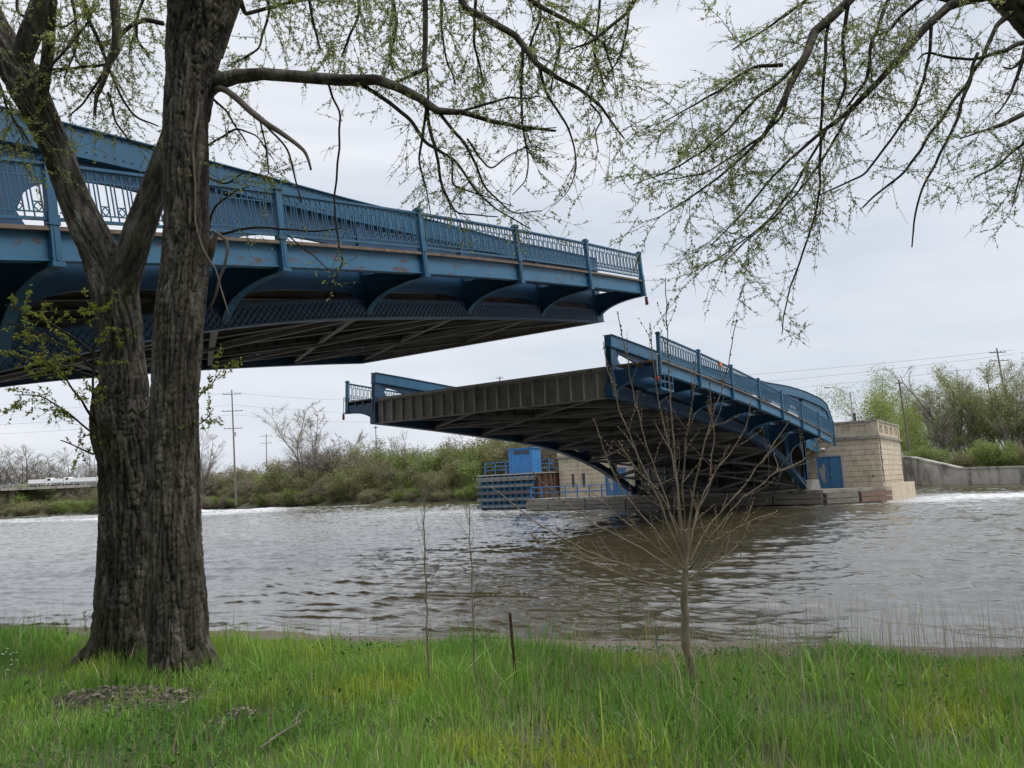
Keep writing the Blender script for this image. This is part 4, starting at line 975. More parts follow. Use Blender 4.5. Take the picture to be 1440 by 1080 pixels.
def limb(L, root=big, nseg=None, amp=.02, nm='limb', mat=None):
    Pp, Rr = limb_px(L)
    if Rr.max() > .035:
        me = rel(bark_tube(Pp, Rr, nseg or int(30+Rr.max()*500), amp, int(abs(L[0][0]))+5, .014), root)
        if mat: me.materials.clear(); me.materials.append(mat)
        obj(nm, me, None, root)
    else:
        b_ = MB(); Q = resample(np.column_stack([Pp, Rr]), .04)
        Q[:, :3] += np.stack([vnoise(Q[:, 0]*7, Q[:, 1]*7, Q[:, 2]*7, k) for k in (1, 2, 3)], 1)*.012
        b_.tube(Q[:, :3]-np.array(root.location), Q[:, 3], 7); obj(nm, b_, mat or M['twig'], root, smooth=True)
    return Pp
z = 7.2
for (bx, by, zz, dx, dy, r0) in ((118, 952, ZL, -.42, -.10, .10), (140, 965, ZL, -.16, -.38, .10), (196, 968, ZL, .0, -.30, .08), (226, 975, ZR, -.10, -.36, .10), (286, 968, ZR, .26, -.30, .11), (300, 952, ZR, .42, -.02, .10)):
    c0 = at(bx+(18 if dx < 0 else -18), by-40, zz); dx *= .6; dy *= .7; r0 *= .62; rv = RT*dx+np.array([FW[0], FW[1], 0])*dy
    Q = [c0+[0, 0, .12], c0+rv*.22+[0, 0, 0], c0+rv*.55+[0, 0, -.18], c0+rv*.95+[0, 0, -.31]]; Q[2][2] = 1.10; Q[3][2] = 1.0; Q.append(Q[3]+rv*.5+[0, 0, -.12])
    obj('root', rel(bark_tube(np.array(Q), np.array([r0*.9, r0, r0*.8, r0*.5, r0*.25]), 60, .03, int(bx), .012), big), None, big)
# forks of the left trunk
limb([(160, 430, 7.7, 50), (176, 385, 7.66, 44), (192, 335, 7.6, 39), (210, 285, 7.6, 37), (228, 240, 7.6, 36), (246, 190, 7.7, 34), (262, 120, 7.8, 30), (275, 20, 7.9, 28), (285, -90, 8, 24)])
limb([(50, 176, 7.62, 14), (60, 128, 7.5, 16), (67, 75, 7.4, 15), (72, 0, 7.2, 14), (74, -90, 7.1, 12)])
limb([(20, 120, 7.62, 22), (40, 55, 7.55, 28), (62, 0, 7.5, 28), (80, -90, 7.3, 24)])
limb([(290, 70, 7.1, 44), (305, 30, 7.1, 42), (326, -20, 7.1, 38), (350, -110, 7.1, 34)])
A = []
def add_limb(L, den=0, Lr=(.3, .9), rr=.004, droop=.03, down=.1, leaf=.6, t0=.1, subden=9, nm='limb', mat=None, lean=None, root=big, cr=None):
    Pp = limb(L, root, nm=nm, mat=mat)
    if den: (cr or crown).along(Pp, den, Lr, rr, droop, down, leaf, t0, subden)
    return Pp
# the long arm to the right and what hangs off it
add_limb([(284, 132, 7.1, 26), (300, 117, 7.0, 24), (330, 108, 6.9, 20), (370, 104, 6.8, 17), (420, 108, 6.7, 16), (480, 113, 6.6, 15), (530, 112, 6.5, 14), (560, 123, 6.45, 13), (590, 138, 6.4, 12), (615, 156, 6.35, 11), (650, 158, 6.3, 8), (690, 170, 6.25, 6), (730, 178, 6.2, 5), (782, 184, 6.2, 3)], 4, (.25, .8), .004, .03, .0, .6, .3)
add_limb([(505, 117, 6.6, 6), (545, 143, 6.5, 6), (575, 165, 6.45, 5.5), (600, 203, 6.4, 5), (640, 226, 6.35, 4), (665, 262, 6.3, 3), (690, 290, 6.25, 2.4), (745, 322, 6.2, 1.8)], 7, (.2, .55), .003, .05, .2, .5)
for L in ([(598, 150, 6.4, 5), (606, 190, 6.4, 5), (615, 225, 6.35, 4.5), (622, 262, 6.35, 4), (640, 300, 6.3, 2.5), (700, 305, 6.3, 1.6)],
          [(618, 160, 6.35, 5), (648, 195, 6.3, 4.5), (668, 225, 6.3, 4), (680, 262, 6.3, 3), (720, 300, 6.25, 2), (762, 298, 6.25, 1.4)],
          [(598, 155, 6.4, 4), (594, 190, 6.4, 4), (588, 225, 6.4, 3), (600, 270, 6.4, 2), (605, 300, 6.4, 1.4)],
          [(640, 160, 6.3, 4), (680, 148, 6.3, 4), (715, 138, 6.3, 3), (760, 135, 6.3, 2)],
          [(635, 226, 6.35, 3), (635, 262, 6.3, 3), (660, 268, 6.3, 2.2), (682, 275, 6.3, 1.6), (722, 290, 6.3, 1.2)],
          [(655, 195, 6.3, 3), (690, 240, 6.3, 2.5), (712, 220, 6.3, 2), (742, 205, 6.3, 1.5)]):
    add_limb(L, 9, (.15, .5), .0028, .05, .25, .45)
# limbs that come down from the crown above the frame
add_limb([(330, -60, 7.1, 30), (420, -150, 6.9, 26), (520, -170, 6.7, 22), (600, -110, 6.5, 18), (640, -20, 6.3, 11), (655, 12, 6.3, 9), (690, 30, 6.3, 9), (725, 50, 6.25, 9), (755, 90, 6.2, 8), (785, 110, 6.2, 6), (815, 125, 6.2, 5), (845, 150, 6.15, 4), (870, 185, 6.1, 2.6), (878, 195, 6.1, 2)], 6, (.3, .9), .004, .04, .15, .6, .4)
add_limb([(520, -160, 6.7, 14), (580, -90, 6.6, 11), (598, 0, 6.5, 8), (598, 60, 6.5, 7), (596, 98, 6.5, 6), (575, 108, 6.5, 4), (555, 116, 6.5, 3)], 7, (.3, .8), .004, .04, .1, .7, .3)
add_limb([(600, -110, 6.5, 14), (700, -110, 6.3, 12), (745, 0, 6.2, 7), (765, 12, 6.2, 7), (790, 25, 6.2, 6), (820, 40, 6.15, 5), (850, 62, 6.1, 4), (860, 95, 6.1, 2.5)], 9, (.3, .9), .0038, .05, .2, .6, .4)
add_limb([(720, -110, 6.3, 13), (830, -100, 6.1, 11), (905, -40, 6.0, 8), (893, 0, 6.0, 6), (880, 20, 6, 5), (855, 40, 6, 4.5), (830, 60, 6, 3.5), (800, 70, 6, 2)], 9, (.25, .8), .0036, .05, .2, .6, .4)
for L in ([(735, 62, 6.2, 5), (733, 120, 6.2, 4), (735, 180, 6.2, 3.2), (744, 215, 6.2, 2.4), (742, 255, 6.2, 1.8), (720, 275, 6.2, 1.2)],
          [(757, 92, 6.2, 5), (768, 130, 6.2, 4), (790, 165, 6.2, 3.4), (806, 200, 6.2, 2.6), (812, 235, 6.2, 2), (800, 270, 6.2, 1.3), (780, 287, 6.2, 1)],
          [(782, 30, 6.2, 4), (790, 60, 6.2, 3.4), (780, 95, 6.2, 2.6), (775, 130, 6.2, 2)],
          [(830, 145, 6.2, 3), (850, 165, 6.2, 2.4), (836, 185, 6.2, 2), (842, 215, 6.2, 1.4)],
          [(600, 95, 6.5, 4), (603, 140, 6.5, 3.6), (601, 175, 6.5, 3)],
          [(885, 10, 6, 4), (882, 50, 6, 3), (868, 90, 6, 2), (850, 112, 6, 1.5)], [(700, 170, 6.2, 3), (735, 183, 6.2, 2.4), (782, 180, 6.2, 1.4)]):
    add_limb(L, 9, (.15, .5), .0028, .05, .25, .6)
# drooping boughs between the two trunks
add_limb([(120, -90, 7.5, 16), (158, -30, 7.5, 13), (164, 40, 7.5, 11), (163, 70, 7.5, 11), (153, 88, 7.5, 10), (145, 115, 7.5, 7), (135, 138, 7.5, 5), (133, 163, 7.5, 3)], 9, (.3, .8), .0038, .04, .1, .8, .3)
add_limb([(230, 33, 7.7, 7), (205, 27, 7.7, 7), (185, 33, 7.65, 6), (166, 55, 7.6, 5)], 12, (.3, .9), .0036, .04, .2, .8)
add_limb([(112, -30, 7.6, 6), (125, 25, 7.6, 5.5), (140, 60, 7.6, 5), (152, 88, 7.55, 4.5)], 10, (.3, .8), .0035, .03, .1, .8)
for L in ([(150, 90, 7.5, 4), (110, 95, 7.5, 4), (70, 98, 7.4, 3)], [(150, 95, 7.5, 4), (120, 140, 7.5, 3), (95, 165, 7.5, 2)], [(155, 100, 7.5, 4), (172, 140, 7.5, 3.5), (190, 165, 7.6, 3), (222, 178, 7.6, 2)],
          [(150, 130, 7.5, 3.5), (165, 175, 7.5, 3), (180, 200, 7.5, 2.5), (220, 210, 7.6, 2)], [(66, 100, 7.2, 4), (105, 55, 7.3, 3.4), (125, 28, 7.4, 3)], [(190, 30, 7.6, 4), (195, 60, 7.6, 3), (210, 80, 7.6, 2)]):
    add_limb(L, 13, (.25, .75), .0034, .035, .1, .85)
# leafy boughs high over the picture (they root on the limbs above the frame)
for L in ([(330, -20, 7.1, 12), (345, 20, 7.2, 5), (400, 5, 7.2, 4), (470, -10, 7.2, 4)], [(420, -150, 6.9, 8), (430, -40, 7, 5), (440, 30, 7.0, 4), (450, 70, 7, 2.5)], [(480, -165, 6.8, 8), (500, -60, 6.8, 5), (505, 20, 6.8, 4), (480, 80, 6.8, 2.5)],
          [(540, -140, 6.7, 7), (545, -40, 6.7, 5), (560, 30, 6.7, 4), (545, 95, 6.7, 2.5)], [(650, -60, 6.4, 6), (670, 0, 6.5, 5), (665, 60, 6.5, 4), (680, 120, 6.5, 2)], [(620, -60, 6.6, 6), (620, 10, 6.7, 4), (625, 70, 6.7, 3), (640, 120, 6.7, 2)],
          [(750, -60, 6.3, 6), (760, 20, 6.4, 4), (740, 80, 6.4, 3)], [(840, -80, 6.1, 6), (845, 0, 6.2, 4), (835, 70, 6.2, 3), (850, 120, 6.2, 1.6)], [(350, -60, 7.3, 8), (380, 10, 7.4, 4), (365, 70, 7.4, 3), (330, 90, 7.4, 2)],
          [(40, -60, 7.4, 6), (100, -10, 7.5, 5), (110, 60, 7.5, 3), (90, 110, 7.5, 2)], [(250, -60, 7.9, 6), (210, -30, 7.9, 5), (195, 20, 7.9, 4), (180, 80, 7.9, 2)], [(-40, 60, 7.4, 6), (0, 120, 7.4, 4), (15, 160, 7.4, 3), (40, 200, 7.4, 2)], [(20, -40, 7.6, 6), (25, 20, 7.6, 4), (90, 40, 7.7, 3), (130, 10, 7.7, 2)]):
    add_limb(L, 16, (.3, .95), .0034, .03, .2, 1.0, .25, 11)
for L in ([(292, 205, 7.2, 3), (330, 180, 7.0, 3), (360, 190, 7, 2), (385, 225, 7, 1.4)], [(290, 130, 7.1, 4), (320, 160, 7.1, 3), (345, 200, 7.1, 2)], [(292, 250, 7.2, 3), (320, 260, 7.1, 2.6), (345, 240, 7, 2), (380, 250, 7, 1.4)]):
    add_limb(L, 9, (.2, .55), .003, .04, .1, .7)
for L in ([(310, 330, 7.1, 4), (350, 320, 7, 3.4), (400, 322, 7, 3.2), (450, 325, 7, 2.8), (480, 320, 6.9, 1.6)], [(295, 320, 7.2, 3), (302, 290, 7.1, 3), (322, 275, 7.1, 2), (350, 262, 7.1, 1.4)], [(370, 172, 6.9, 3), (405, 210, 6.9, 3), (415, 250, 6.9, 2.5), (425, 285, 6.9, 2)],
          [(463, 118, 6.65, 3.4), (478, 160, 6.65, 3), (475, 230, 6.65, 3), (470, 300, 6.65, 2.8), (478, 350, 6.65, 2.6), (482, 370, 6.65, 2.4), (465, 400, 6.65, 1.6)], [(404, 330, 7, 2), (440, 360, 7, 1.8), (475, 390, 7, 1.4)], [(365, 162, 6.9, 2.6), (375, 210, 6.9, 2.4), (378, 245, 6.9, 2)]):
    add_limb(L, 3, (.1, .35), .0025, .04, .1, .35)
# dead wood and the pale creeping stem on the right-hand trunk
limb([(300, 128, 7.0, 10), (314, 124, 6.9, 9), (335, 140, 6.85, 9), (362, 165, 6.8, 9), (400, 190, 6.75, 7), (430, 212, 6.7, 5), (437, 240, 6.7, 3)], nm='dead_branch', mat=M['deadwood'])
limb([(265, 25, 6.82, 2), (270, 70, 6.82, 2.5), (277, 120, 6.82, 3), (280, 150, 6.82, 3), (274, 185, 6.82, 4.4), (270, 215, 6.82, 4.4), (275, 260, 6.82, 3), (274, 310, 6.82, 2.6), (282, 345, 6.82, 2.6), (300, 372, 6.80, 2.6), (315, 420, 6.78, 2.2), (322, 445, 6.78, 1.6)], nm='creeping_stem', mat=M['deadwood'])
limb([(292, 370, 7.1, 10), (297, 350, 7.05, 12), (304, 328, 7.0, 5)], nm='broken_stub', mat=M['deadwood'])
limb([(300, 325, 7.05, 4), (318, 335, 7.0, 5), (318, 365, 7.0, 4), (308, 400, 7.0, 4), (295, 435, 7.05, 3)], nm='dead_branch', mat=M['deadwood'])
limb([(240, 545, 6.98, 14), (230, 528, 6.95, 10), (215, 512, 6.95, 4)], nm='broken_stub', mat=M['deadwood'])
limb([(222, 555, 7.0, 4), (210, 575, 6.95, 4), (196, 580, 6.95, 2)], nm='dead_branch', mat=M['deadwood'])
# leafy suckers from the left trunk
suck = Crown(9)
for L in ([(136, 600, 7.3, 4), (130, 560, 7.2, 3.4), (132, 500, 7.1, 3), (133, 440, 7.0, 2)], [(134, 595, 7.3, 4), (112, 560, 7.1, 3), (85, 525, 6.9, 2.4), (60, 505, 6.8, 1.6)], [(132, 610, 7.3, 3), (100, 585, 7.1, 2.4), (60, 555, 6.9, 2), (20, 555, 6.8, 1.4)], [(135, 520, 7.3, 4), (100, 490, 7.1, 3), (50, 468, 6.9, 2.4), (5, 450, 6.8, 1.8)], [(136, 500, 7.3, 4), (90, 465, 7.1, 3), (40, 440, 6.9, 2), (8, 430, 6.8, 1.4)],
          [(136, 530, 7.3, 3), (80, 515, 7, 2.4), (20, 500, 6.9, 2), (-30, 480, 6.8, 1.4)], [(132, 640, 7.3, 3), (110, 630, 7.1, 2), (85, 618, 7, 1.6)], [(276, 560, 7.2, 2), (295, 545, 7, 1.6), (310, 520, 6.9, 1.2)], [(276, 600, 7.2, 2), (290, 590, 7, 1.6), (300, 575, 6.9, 1.2)]):
    add_limb(L, 9, (.12, .4), .0025, .01, -.05, 1.0, .2, 6, nm='sucker_shoot', cr=suck)
def shift(cr, root):
    for i in range(len(cr.tw.v)): cr.tw.v[i] = cr.tw.v[i]-np.array(root.location)
    cr.leaf = [c-np.array(root.location) for c in cr.leaf]
shift(crown, big); shift(suck, big); crown.finish(big, .0205, (.36, .42, .14)); suck.finish(big, .03, (.26, .30, .045))

# tree off the right edge whose crown hangs into the picture
rb = (*[float(v) for v in at(1750, 960, 6.6)[:2]], 1.0)
rt_ = empty('overhanging_tree', rb, label='tree beyond the right edge whose mossy drooping boughs hang across the sky', category='tree')
limb([(1760, 1010, 6.7, 120), (1750, 900, 6.7, 100), (1740, 700, 6.8, 90), (1710, 450, 6.8, 86), (1650, 250, 6.8, 80), (1560, 130, 6.7, 66), (1458, 32, 6.6, 44), (1405, -18, 6.5, 38), (1340, -75, 6.4, 34), (1250, -110, 6.3, 34)], rt_, 120, .03, 'trunk')
c2 = Crown(21)
def rl_(L, den=7, Lr=(.3, .95), rr=.0030, droop=.022, down=.1, leaf=.85, t0=.12, sd=12): add_limb(L, den*1.2, Lr, rr, droop, down, leaf, t0, sd, root=rt_, cr=c2)
rl_([(1260, -100, 6.3, 22), (1215, -40, 6.2, 16), (1195, 0, 6.15, 12), (1165, 28, 6.1, 13), (1145, 45, 6.1, 12), (1135, 75, 6.05, 11), (1118, 105, 6.05, 10), (1100, 145, 6, 7), (1075, 190, 6, 5), (1050, 215, 6, 4), (1010, 250, 6, 3), (960, 285, 6, 2), (920, 310, 6, 1.3)], t0=.25)
rl_([(1400, -10, 6.5, 18), (1360, 0, 6.4, 12), (1335, 8, 6.35, 12), (1300, 40, 6.3, 11), (1270, 75, 6.25, 9), (1235, 115, 6.2, 8), (1190, 160, 6.2, 7), (1150, 190, 6.15, 5), (1110, 225, 6.1, 4), (1085, 250, 6.1, 3.5), (1045, 300, 6.1, 2.6), (1000, 345, 6.1, 1.5)])
rl_([(1420, 20, 6.5, 10), (1398, 40, 6.4, 6), (1380, 85, 6.35, 5.5), (1350, 130, 6.3, 5), (1315, 180, 6.25, 4.5), (1270, 245, 6.2, 3.5), (1230, 275, 6.2, 3), (1213, 292, 6.2, 2)], 3, (.2, .5), .003, .04, .1, .3)
rl_([(1440, 60, 6.5, 7), (1400, 75, 6.3, 5), (1370, 85, 6.3, 4), (1330, 80, 6.3, 4), (1300, 72, 6.3, 3), (1290, 85, 6.3, 2)], 3, leaf=.4)
rl_([(1375, 75, 6.3, 5), (1345, 170, 6.25, 4.4), (1325, 210, 6.2, 4), (1300, 260, 6.2, 3), (1285, 310, 6.2, 2.6), (1282, 348, 6.2, 1.8)], 1.5, (.05, .2), .002, .05, .1, .1)
rl_([(1310, 35, 6.3, 5), (1305, 90, 6.3, 4.4), (1285, 150, 6.25, 4), (1250, 200, 6.2, 3.4), (1215, 245, 6.2, 3), (1150, 275, 6.2, 2)], 7)
rl_([(1165, 30, 6.1, 5), (1158, 100, 6.1, 4.4), (1154, 180, 6.1, 4), (1152, 260, 6.1, 3.6), (1148, 300, 6.1, 3.2), (1130, 350, 6.1, 2.8), (1112, 400, 6.1, 2.2), (1103, 440, 6.1, 1.8), (1098, 470, 6.1, 1.3)], 4, (.15, .5), .0028, .05, .2, .7)
rl_([(1100, 92, 6.1, 6), (1065, 92, 6.05, 5), (1035, 110, 6.0, 4), (990, 140, 6, 3), (960, 160, 6, 2), (925, 175, 6, 1.4)], 10)
rl_([(1130, 80, 6.05, 5), (1090, 120, 6.0, 5), (1060, 140, 6, 4), (1020, 185, 6, 3.4), (985, 215, 5.95, 3), (930, 245, 5.9, 2), (890, 260, 5.9, 1.3)], 10)
rl_([(1110, 120, 6.05, 5), (1100, 165, 6, 4.4), (1070, 195, 6, 4), (1035, 215, 6, 3), (990, 245, 6, 2), (920, 255, 6, 1.3)], 9)
rl_([(1200, 150, 6.2, 4), (1170, 200, 6.15, 3.6), (1140, 250, 6.1, 3), (1105, 290, 6.1, 2.4), (1060, 330, 6.05, 2), (1020, 365, 6, 1.3)], 9)
rl_([(1160, 185, 6.15, 4), (1120, 260, 6.1, 3), (1080, 310, 6.1, 2.4), (1030, 350, 6.1, 2), (985, 380, 6.1, 1.3)], 8)
rl_([(1350, 0, 6.4, 7), (1300, -5, 6.3, 6), (1270, 20, 6.3, 5), (1250, 45, 6.3, 4), (1232, 48, 6.3, 3)], 9)
rl_([(1290, -60, 6.3, 8), (1250, 0, 6.3, 6), (1225, 60, 6.2, 5), (1220, 110, 6.2, 4), (1190, 150, 6.2, 3)], 9)
rl_([(1195, 0, 6.1, 6), (1185, 60, 6.1, 5), (1190, 120, 6.1, 4), (1170, 165, 6.1, 3)], 9)
rl_([(1215, -40, 6.2, 8), (1150, -20, 6.1, 6), (1110, 20, 6.0, 4), (1070, 45, 6, 3), (1030, 70, 6, 2)], 10)
rl_([(1540, 130, 6.7, 14), (1470, 140, 6.5, 8), (1440, 160, 6.4, 7), (1410, 175, 6.35, 6), (1380, 185, 6.3, 3), (1350, 195, 6.3, 2)], 6, (.3, .8), .0035, .05, .3, .9)
rl_([(1470, 140, 6.5, 6), (1440, 200, 6.4, 4), (1400, 235, 6.35, 3), (1370, 250, 6.3, 2)], 9, (.3, .7), .0032, .05, .3, .9)
rl_([(1480, 60, 6.6, 8), (1440, 80, 6.4, 5), (1420, 100, 6.4, 3), (1410, 95, 6.4, 2)], 4, leaf=.4)
rl_([(1500, 160, 6.5, 6), (1450, 190, 6.4, 4), (1435, 240, 6.4, 3), (1425, 290, 6.4, 1.6)], 8, (.3, .7), .0032, .05, .3, .8)
rl_([(1450, 50, 6.6, 8), (1418, 140, 6.4, 3), (1400, 160, 6.3, 2)], 2, leaf=.3)
shift(c2, rt_); c2.finish(rt_, .0185, (.36, .42, .17))

# ------------------------------------------------------------------ bare sapling and weeds on the bank
def sap_limb(root, L, mat, w3=True, buds=0, cr=None, nm='branch', rgs=np.random.default_rng(31)):
    Pp, Rr = limb_px(L); Q = resample(np.column_stack([Pp, Rr]), .02); Q[:, :3] += np.stack([vnoise(Q[:, 0]*9, Q[:, 1]*9, Q[:, 2]*9, k) for k in (4, 5, 6)], 1)*.011
    b_ = MB(); b_.tube(Q[:, :3]-np.array(root.location), Q[:, 3], 7); o = obj(nm, b_, mat, root, smooth=True)
    if buds:
        t0 = int(len(Q)*.45)
        for i in range(t0, len(Q)):
            if rgs.random() < buds:
                BUD.append((Q[i, :3]-np.array(root.location)+rgs.normal(0, .004, 3), rgs.uniform(.006, .0105)))
    return Q[:, :3]
BUD = []
sb = onp(973, 968, 2, 1.0); sap = empty('bare_sapling', (sb[0], sb[1], 1.0), label='small bare budding sapling with fanned upright branches in the grass at the centre right', category='sapling')
zs = float((sb-CAM)@FW)
def SL(pts, w0, w1): w0 = w0*(.85 if w0 > 10 else .48); n = len(pts); return [(x, y, zs+dz, w0+(w1*.8-w0)*(i/(n-1))**.7) for i, (x, y, dz) in enumerate(pts)]
sap_limb(sap, SL([(980, 992, 0), (972, 955, 0), (966, 905, 0), (962, 860, 0), (962, 820, 0), (965, 780, 0), (966, 745, 0)], 19, 9), M['sapling'], nm='trunk')
brs = [([(966, 795, 0), (962, 760, 0), (955, 700, .02), (945, 640, .05), (930, 580, .1), (919, 520, .12), (914, 455, .15)], 8),
       ([(965, 785, 0), (974, 700, -.05), (987, 640, -.1), (1005, 580, -.12), (1022, 520, -.15), (1036, 450, -.2)], 7),
       ([(963, 800, 0), (937, 730, -.05), (902, 650, -.1), (872, 580, -.15), (855, 520, -.2), (848, 480, -.2)], 7),
       ([(963, 780, 0), (952, 690, .1), (946, 600, .15), (939, 500, .2), (936, 392, .25)], 7),
       ([(962, 800, 0), (918, 742, .1), (875, 692, .15), (852, 640, .2), (838, 600, .2), (834, 590, .2)], 5),
       ([(961, 808, 0), (905, 772, .1), (845, 742, .2), (785, 700, .3), (745, 660, .35)], 5),
       ([(960, 815, 0), (892, 798, 0), (825, 775, 0), (762, 740, -.1), (712, 702, -.1), (690, 682, -.1)], 5),
       ([(960, 828, 0), (905, 818, -.1), (852, 798, -.15), (800, 768, -.2)], 4),
       ([(960, 838, 0), (885, 812, -.1), (842, 796, -.2), (790, 778, -.3), (748, 752, -.3)], 4),
       ([(970, 790, 0), (1000, 735, .1), (1048, 682, .15), (1090, 622, .2), (1110, 590, .2)], 5),
       ([(970, 800, 0), (992, 768, -.1), (1015, 735, -.1), (1045, 700, -.15), (1085, 668, -.2), (1130, 648, -.2), (1156, 612, -.2)], 5),
       ([(972, 822, 0), (987, 800, 0), (1002, 770, 0), (1014, 742, 0), (1030, 722, 0)], 4),
       ([(967, 780, 0), (990, 692, .1), (1030, 632, .15), (1050, 600, .15), (1056, 560, .15)], 5),
       ([(966, 785, 0), (936, 702, .1), (902, 602, .15), (884, 520, .2), (868, 438, .2)], 5),
       ([(966, 790, 0), (980, 722, .1), (1000, 682, .15), (1004, 602, .2), (996, 540, .2)], 5),
       ([(964, 800, 0), (925, 770, -.2), (880, 735, -.3), (830, 690, -.4)], 4), ([(966, 790, 0), (950, 735, -.2), (925, 690, -.25), (890, 655, -.3), (870, 620, -.3)], 4),
       ([(968, 800, 0), (1005, 760, -.2), (1050, 735, -.3), (1090, 720, -.35)], 4), ([(966, 780, 0), (960, 690, -.2), (965, 620, -.25), (975, 560, -.3), (978, 510, -.3)], 5),
       ([(970, 812, 0), (1010, 790, .15), (1040, 765, .2), (1055, 735, .25)], 4)]
rg5 = np.random.default_rng(8); fine = MB()
for pts, w0 in brs:
    Q = sap_limb(sap, SL(pts, w0, 1.5), M['sapling'], buds=.34)
    for q in range(8):
        i = int(rg5.uniform(.15, .92)*(len(Q)-3)); d = (Q[i+2]-Q[i]); d /= np.linalg.norm(d); d = d*.8+rg5.normal(0, .45, 3)+[0, 0, .25]; d /= np.linalg.norm(d)
        Lq = rg5.uniform(.1, .38); P_ = [Q[i]]
        for j in range(7): d = d+rg5.normal(0, .07, 3)+[0, 0, .04]; d /= np.linalg.norm(d); P_.append(P_[-1]+d*Lq/7)
        P_ = np.array(P_)-np.array(sap.location); fine.tube(P_, np.linspace(.0024, .0012, 8), 4, False)
        for j in range(2, 8):
            if rg5.random() < .6: BUD.append((P_[j]+rg5.normal(0, .003, 3), rg5.uniform(.0045, .008)))
obj('fine_branches', fine, M['sapling'], sap, kind='stuff')
def buds(root, name, mat, col=(.12, .09, .04)):
    V = []
    for c, r in BUD:
        V.append([c+np.array(d)*r*np.array([1, 1, 1.5]) for d in ((1, 0, 0), (0, 1, 0), (-1, 0, 0), (0, -1, 0), (0, 0, 1), (0, 0, -1))])
    me = quads(name, np.array(V), 6, [(0, 1, 4), (1, 2, 4), (2, 3, 4), (3, 0, 4), (1, 0, 5), (2, 1, 5), (3, 2, 5), (0, 3, 5)], mat)
    obj(name, me, None, root, kind='stuff')
M['bud'] = surf('bud_scale', (.12, .085, .04), (.20, .17, .06), 20, .7); buds(sap, 'buds', M['bud'])
for x0, xt, yt, lab in ((597, 596, 700, 'thin leafless weed stem left of the rusty stake, the leftmost of the pair'), (662, 660, 712, 'thin leafless weed stem nearest the rusty stake on its left')):
    g0 = onp(x0+8, 985, 2, 1.0); r = empty('bare_weed', (g0[0], g0[1], 1.0), label=lab, category='weed'); zz = float((g0-CAM)@FW); BUD = []
    Q = sap_limb(r, [(x0+8, 985, zz, 3.4), (x0+4, 900, zz, 2.6), (x0+1, 800, zz, 2), (xt, yt, zz, 1)], M['sapling'], nm='stem', buds=.1); f_ = MB()
    for q in range(17):
        i = int(rg5.uniform(.3, .97)*(len(Q)-3)); d = np.array([rg5.normal(0, .4), rg5.normal(0, .4), .8]); P_ = [Q[i]]
        for j in range(5): d = d+rg5.normal(0, .12, 3); d /= np.linalg.norm(d); P_.append(P_[-1]+d*rg5.uniform(.02, .055))
        P_ = np.array(P_)-np.array(r.location); f_.tube(P_, np.linspace(.0022, .0011, 6), 3, False)
        BUD += [(P_[j], .0035) for j in (2, 4, 5)]
    obj('side_twigs', f_, M['twig'], r, kind='stuff'); buds(r, 'buds', M['bud'])
# rusty stake
g0 = onp(728, 975, 2, 1.0); zz = float((g0-CAM)@FW); a_ = at(717, 862, zz); r = empty('rusty_stake', (g0[0], g0[1], 1.0), label='thin rusty metal stake standing upright in the grass near the middle', category='stake')
p = MB(); d0 = np.array([0, 0, -.1]); d1 = a_-g0; p.bar(d0, d1, .022, .008); p.bar(d0+[.006, .006, 0], d1+[.006, .006, 0], .008, .022); st_ = obj('stake_post', p, M['rust'], r)
p = MB()
for t in np.linspace(.3, .97, 9): c = d0+(d1-d0)*t; p.box(c[0]-.016, c[0]+.004, c[1]-.014, c[1]+.002, c[2], c[2]+.012)
obj('stud_row', p, M['rust'], st_, kind='stuff')
# fallen stick in the grass
p = MB(); Q = [onp(x, y, 2, 1.10+dz) for x, y, dz in ((366, 1052, 0), (385, 1038, .0), (400, 1028, .01), (415, 1020, .03), (424, 1012, .05))]
p.tube(np.array(Q)-Q[0], [.007, .008, .006, .005, .003], 7); p.tube([Q[3]-Q[0], onp(421, 1000, 2, 1.16)-Q[0], onp(436, 996, 2, 1.17)-Q[0]], [.006, .004, .003], 5)
obj('fallen_stick', p, M['deadwood'], None, True, loc=tuple(Q[0]), label='pale crooked stick lying in the grass in front of the big tree', category='stick')
# stone at the water's edge
for (x, y, s_, lb) in ((315, 894, .16, 'dark wet stone at the waterline just right of the big trunk'),):
    c = onp(x, y, 2, .1); n = 24; th, ph = np.meshgrid(np.linspace(0, PI, 14), np.linspace(0, 2*PI, n), indexing='ij'); X = np.sin(th)*np.cos(ph); Y = np.sin(th)*np.sin(ph); Z = np.cos(th)
    k = 1+.25*fbm(X*2, Y*2, Z*2, 3, 8); o = obj('bank_stone', grid_mesh('bank_stone', X*k*s_*1.7, Y*k*s_*1.7, Z*k*s_*.6, M['mud']), None, loc=tuple(c), label=lb, category='stone')

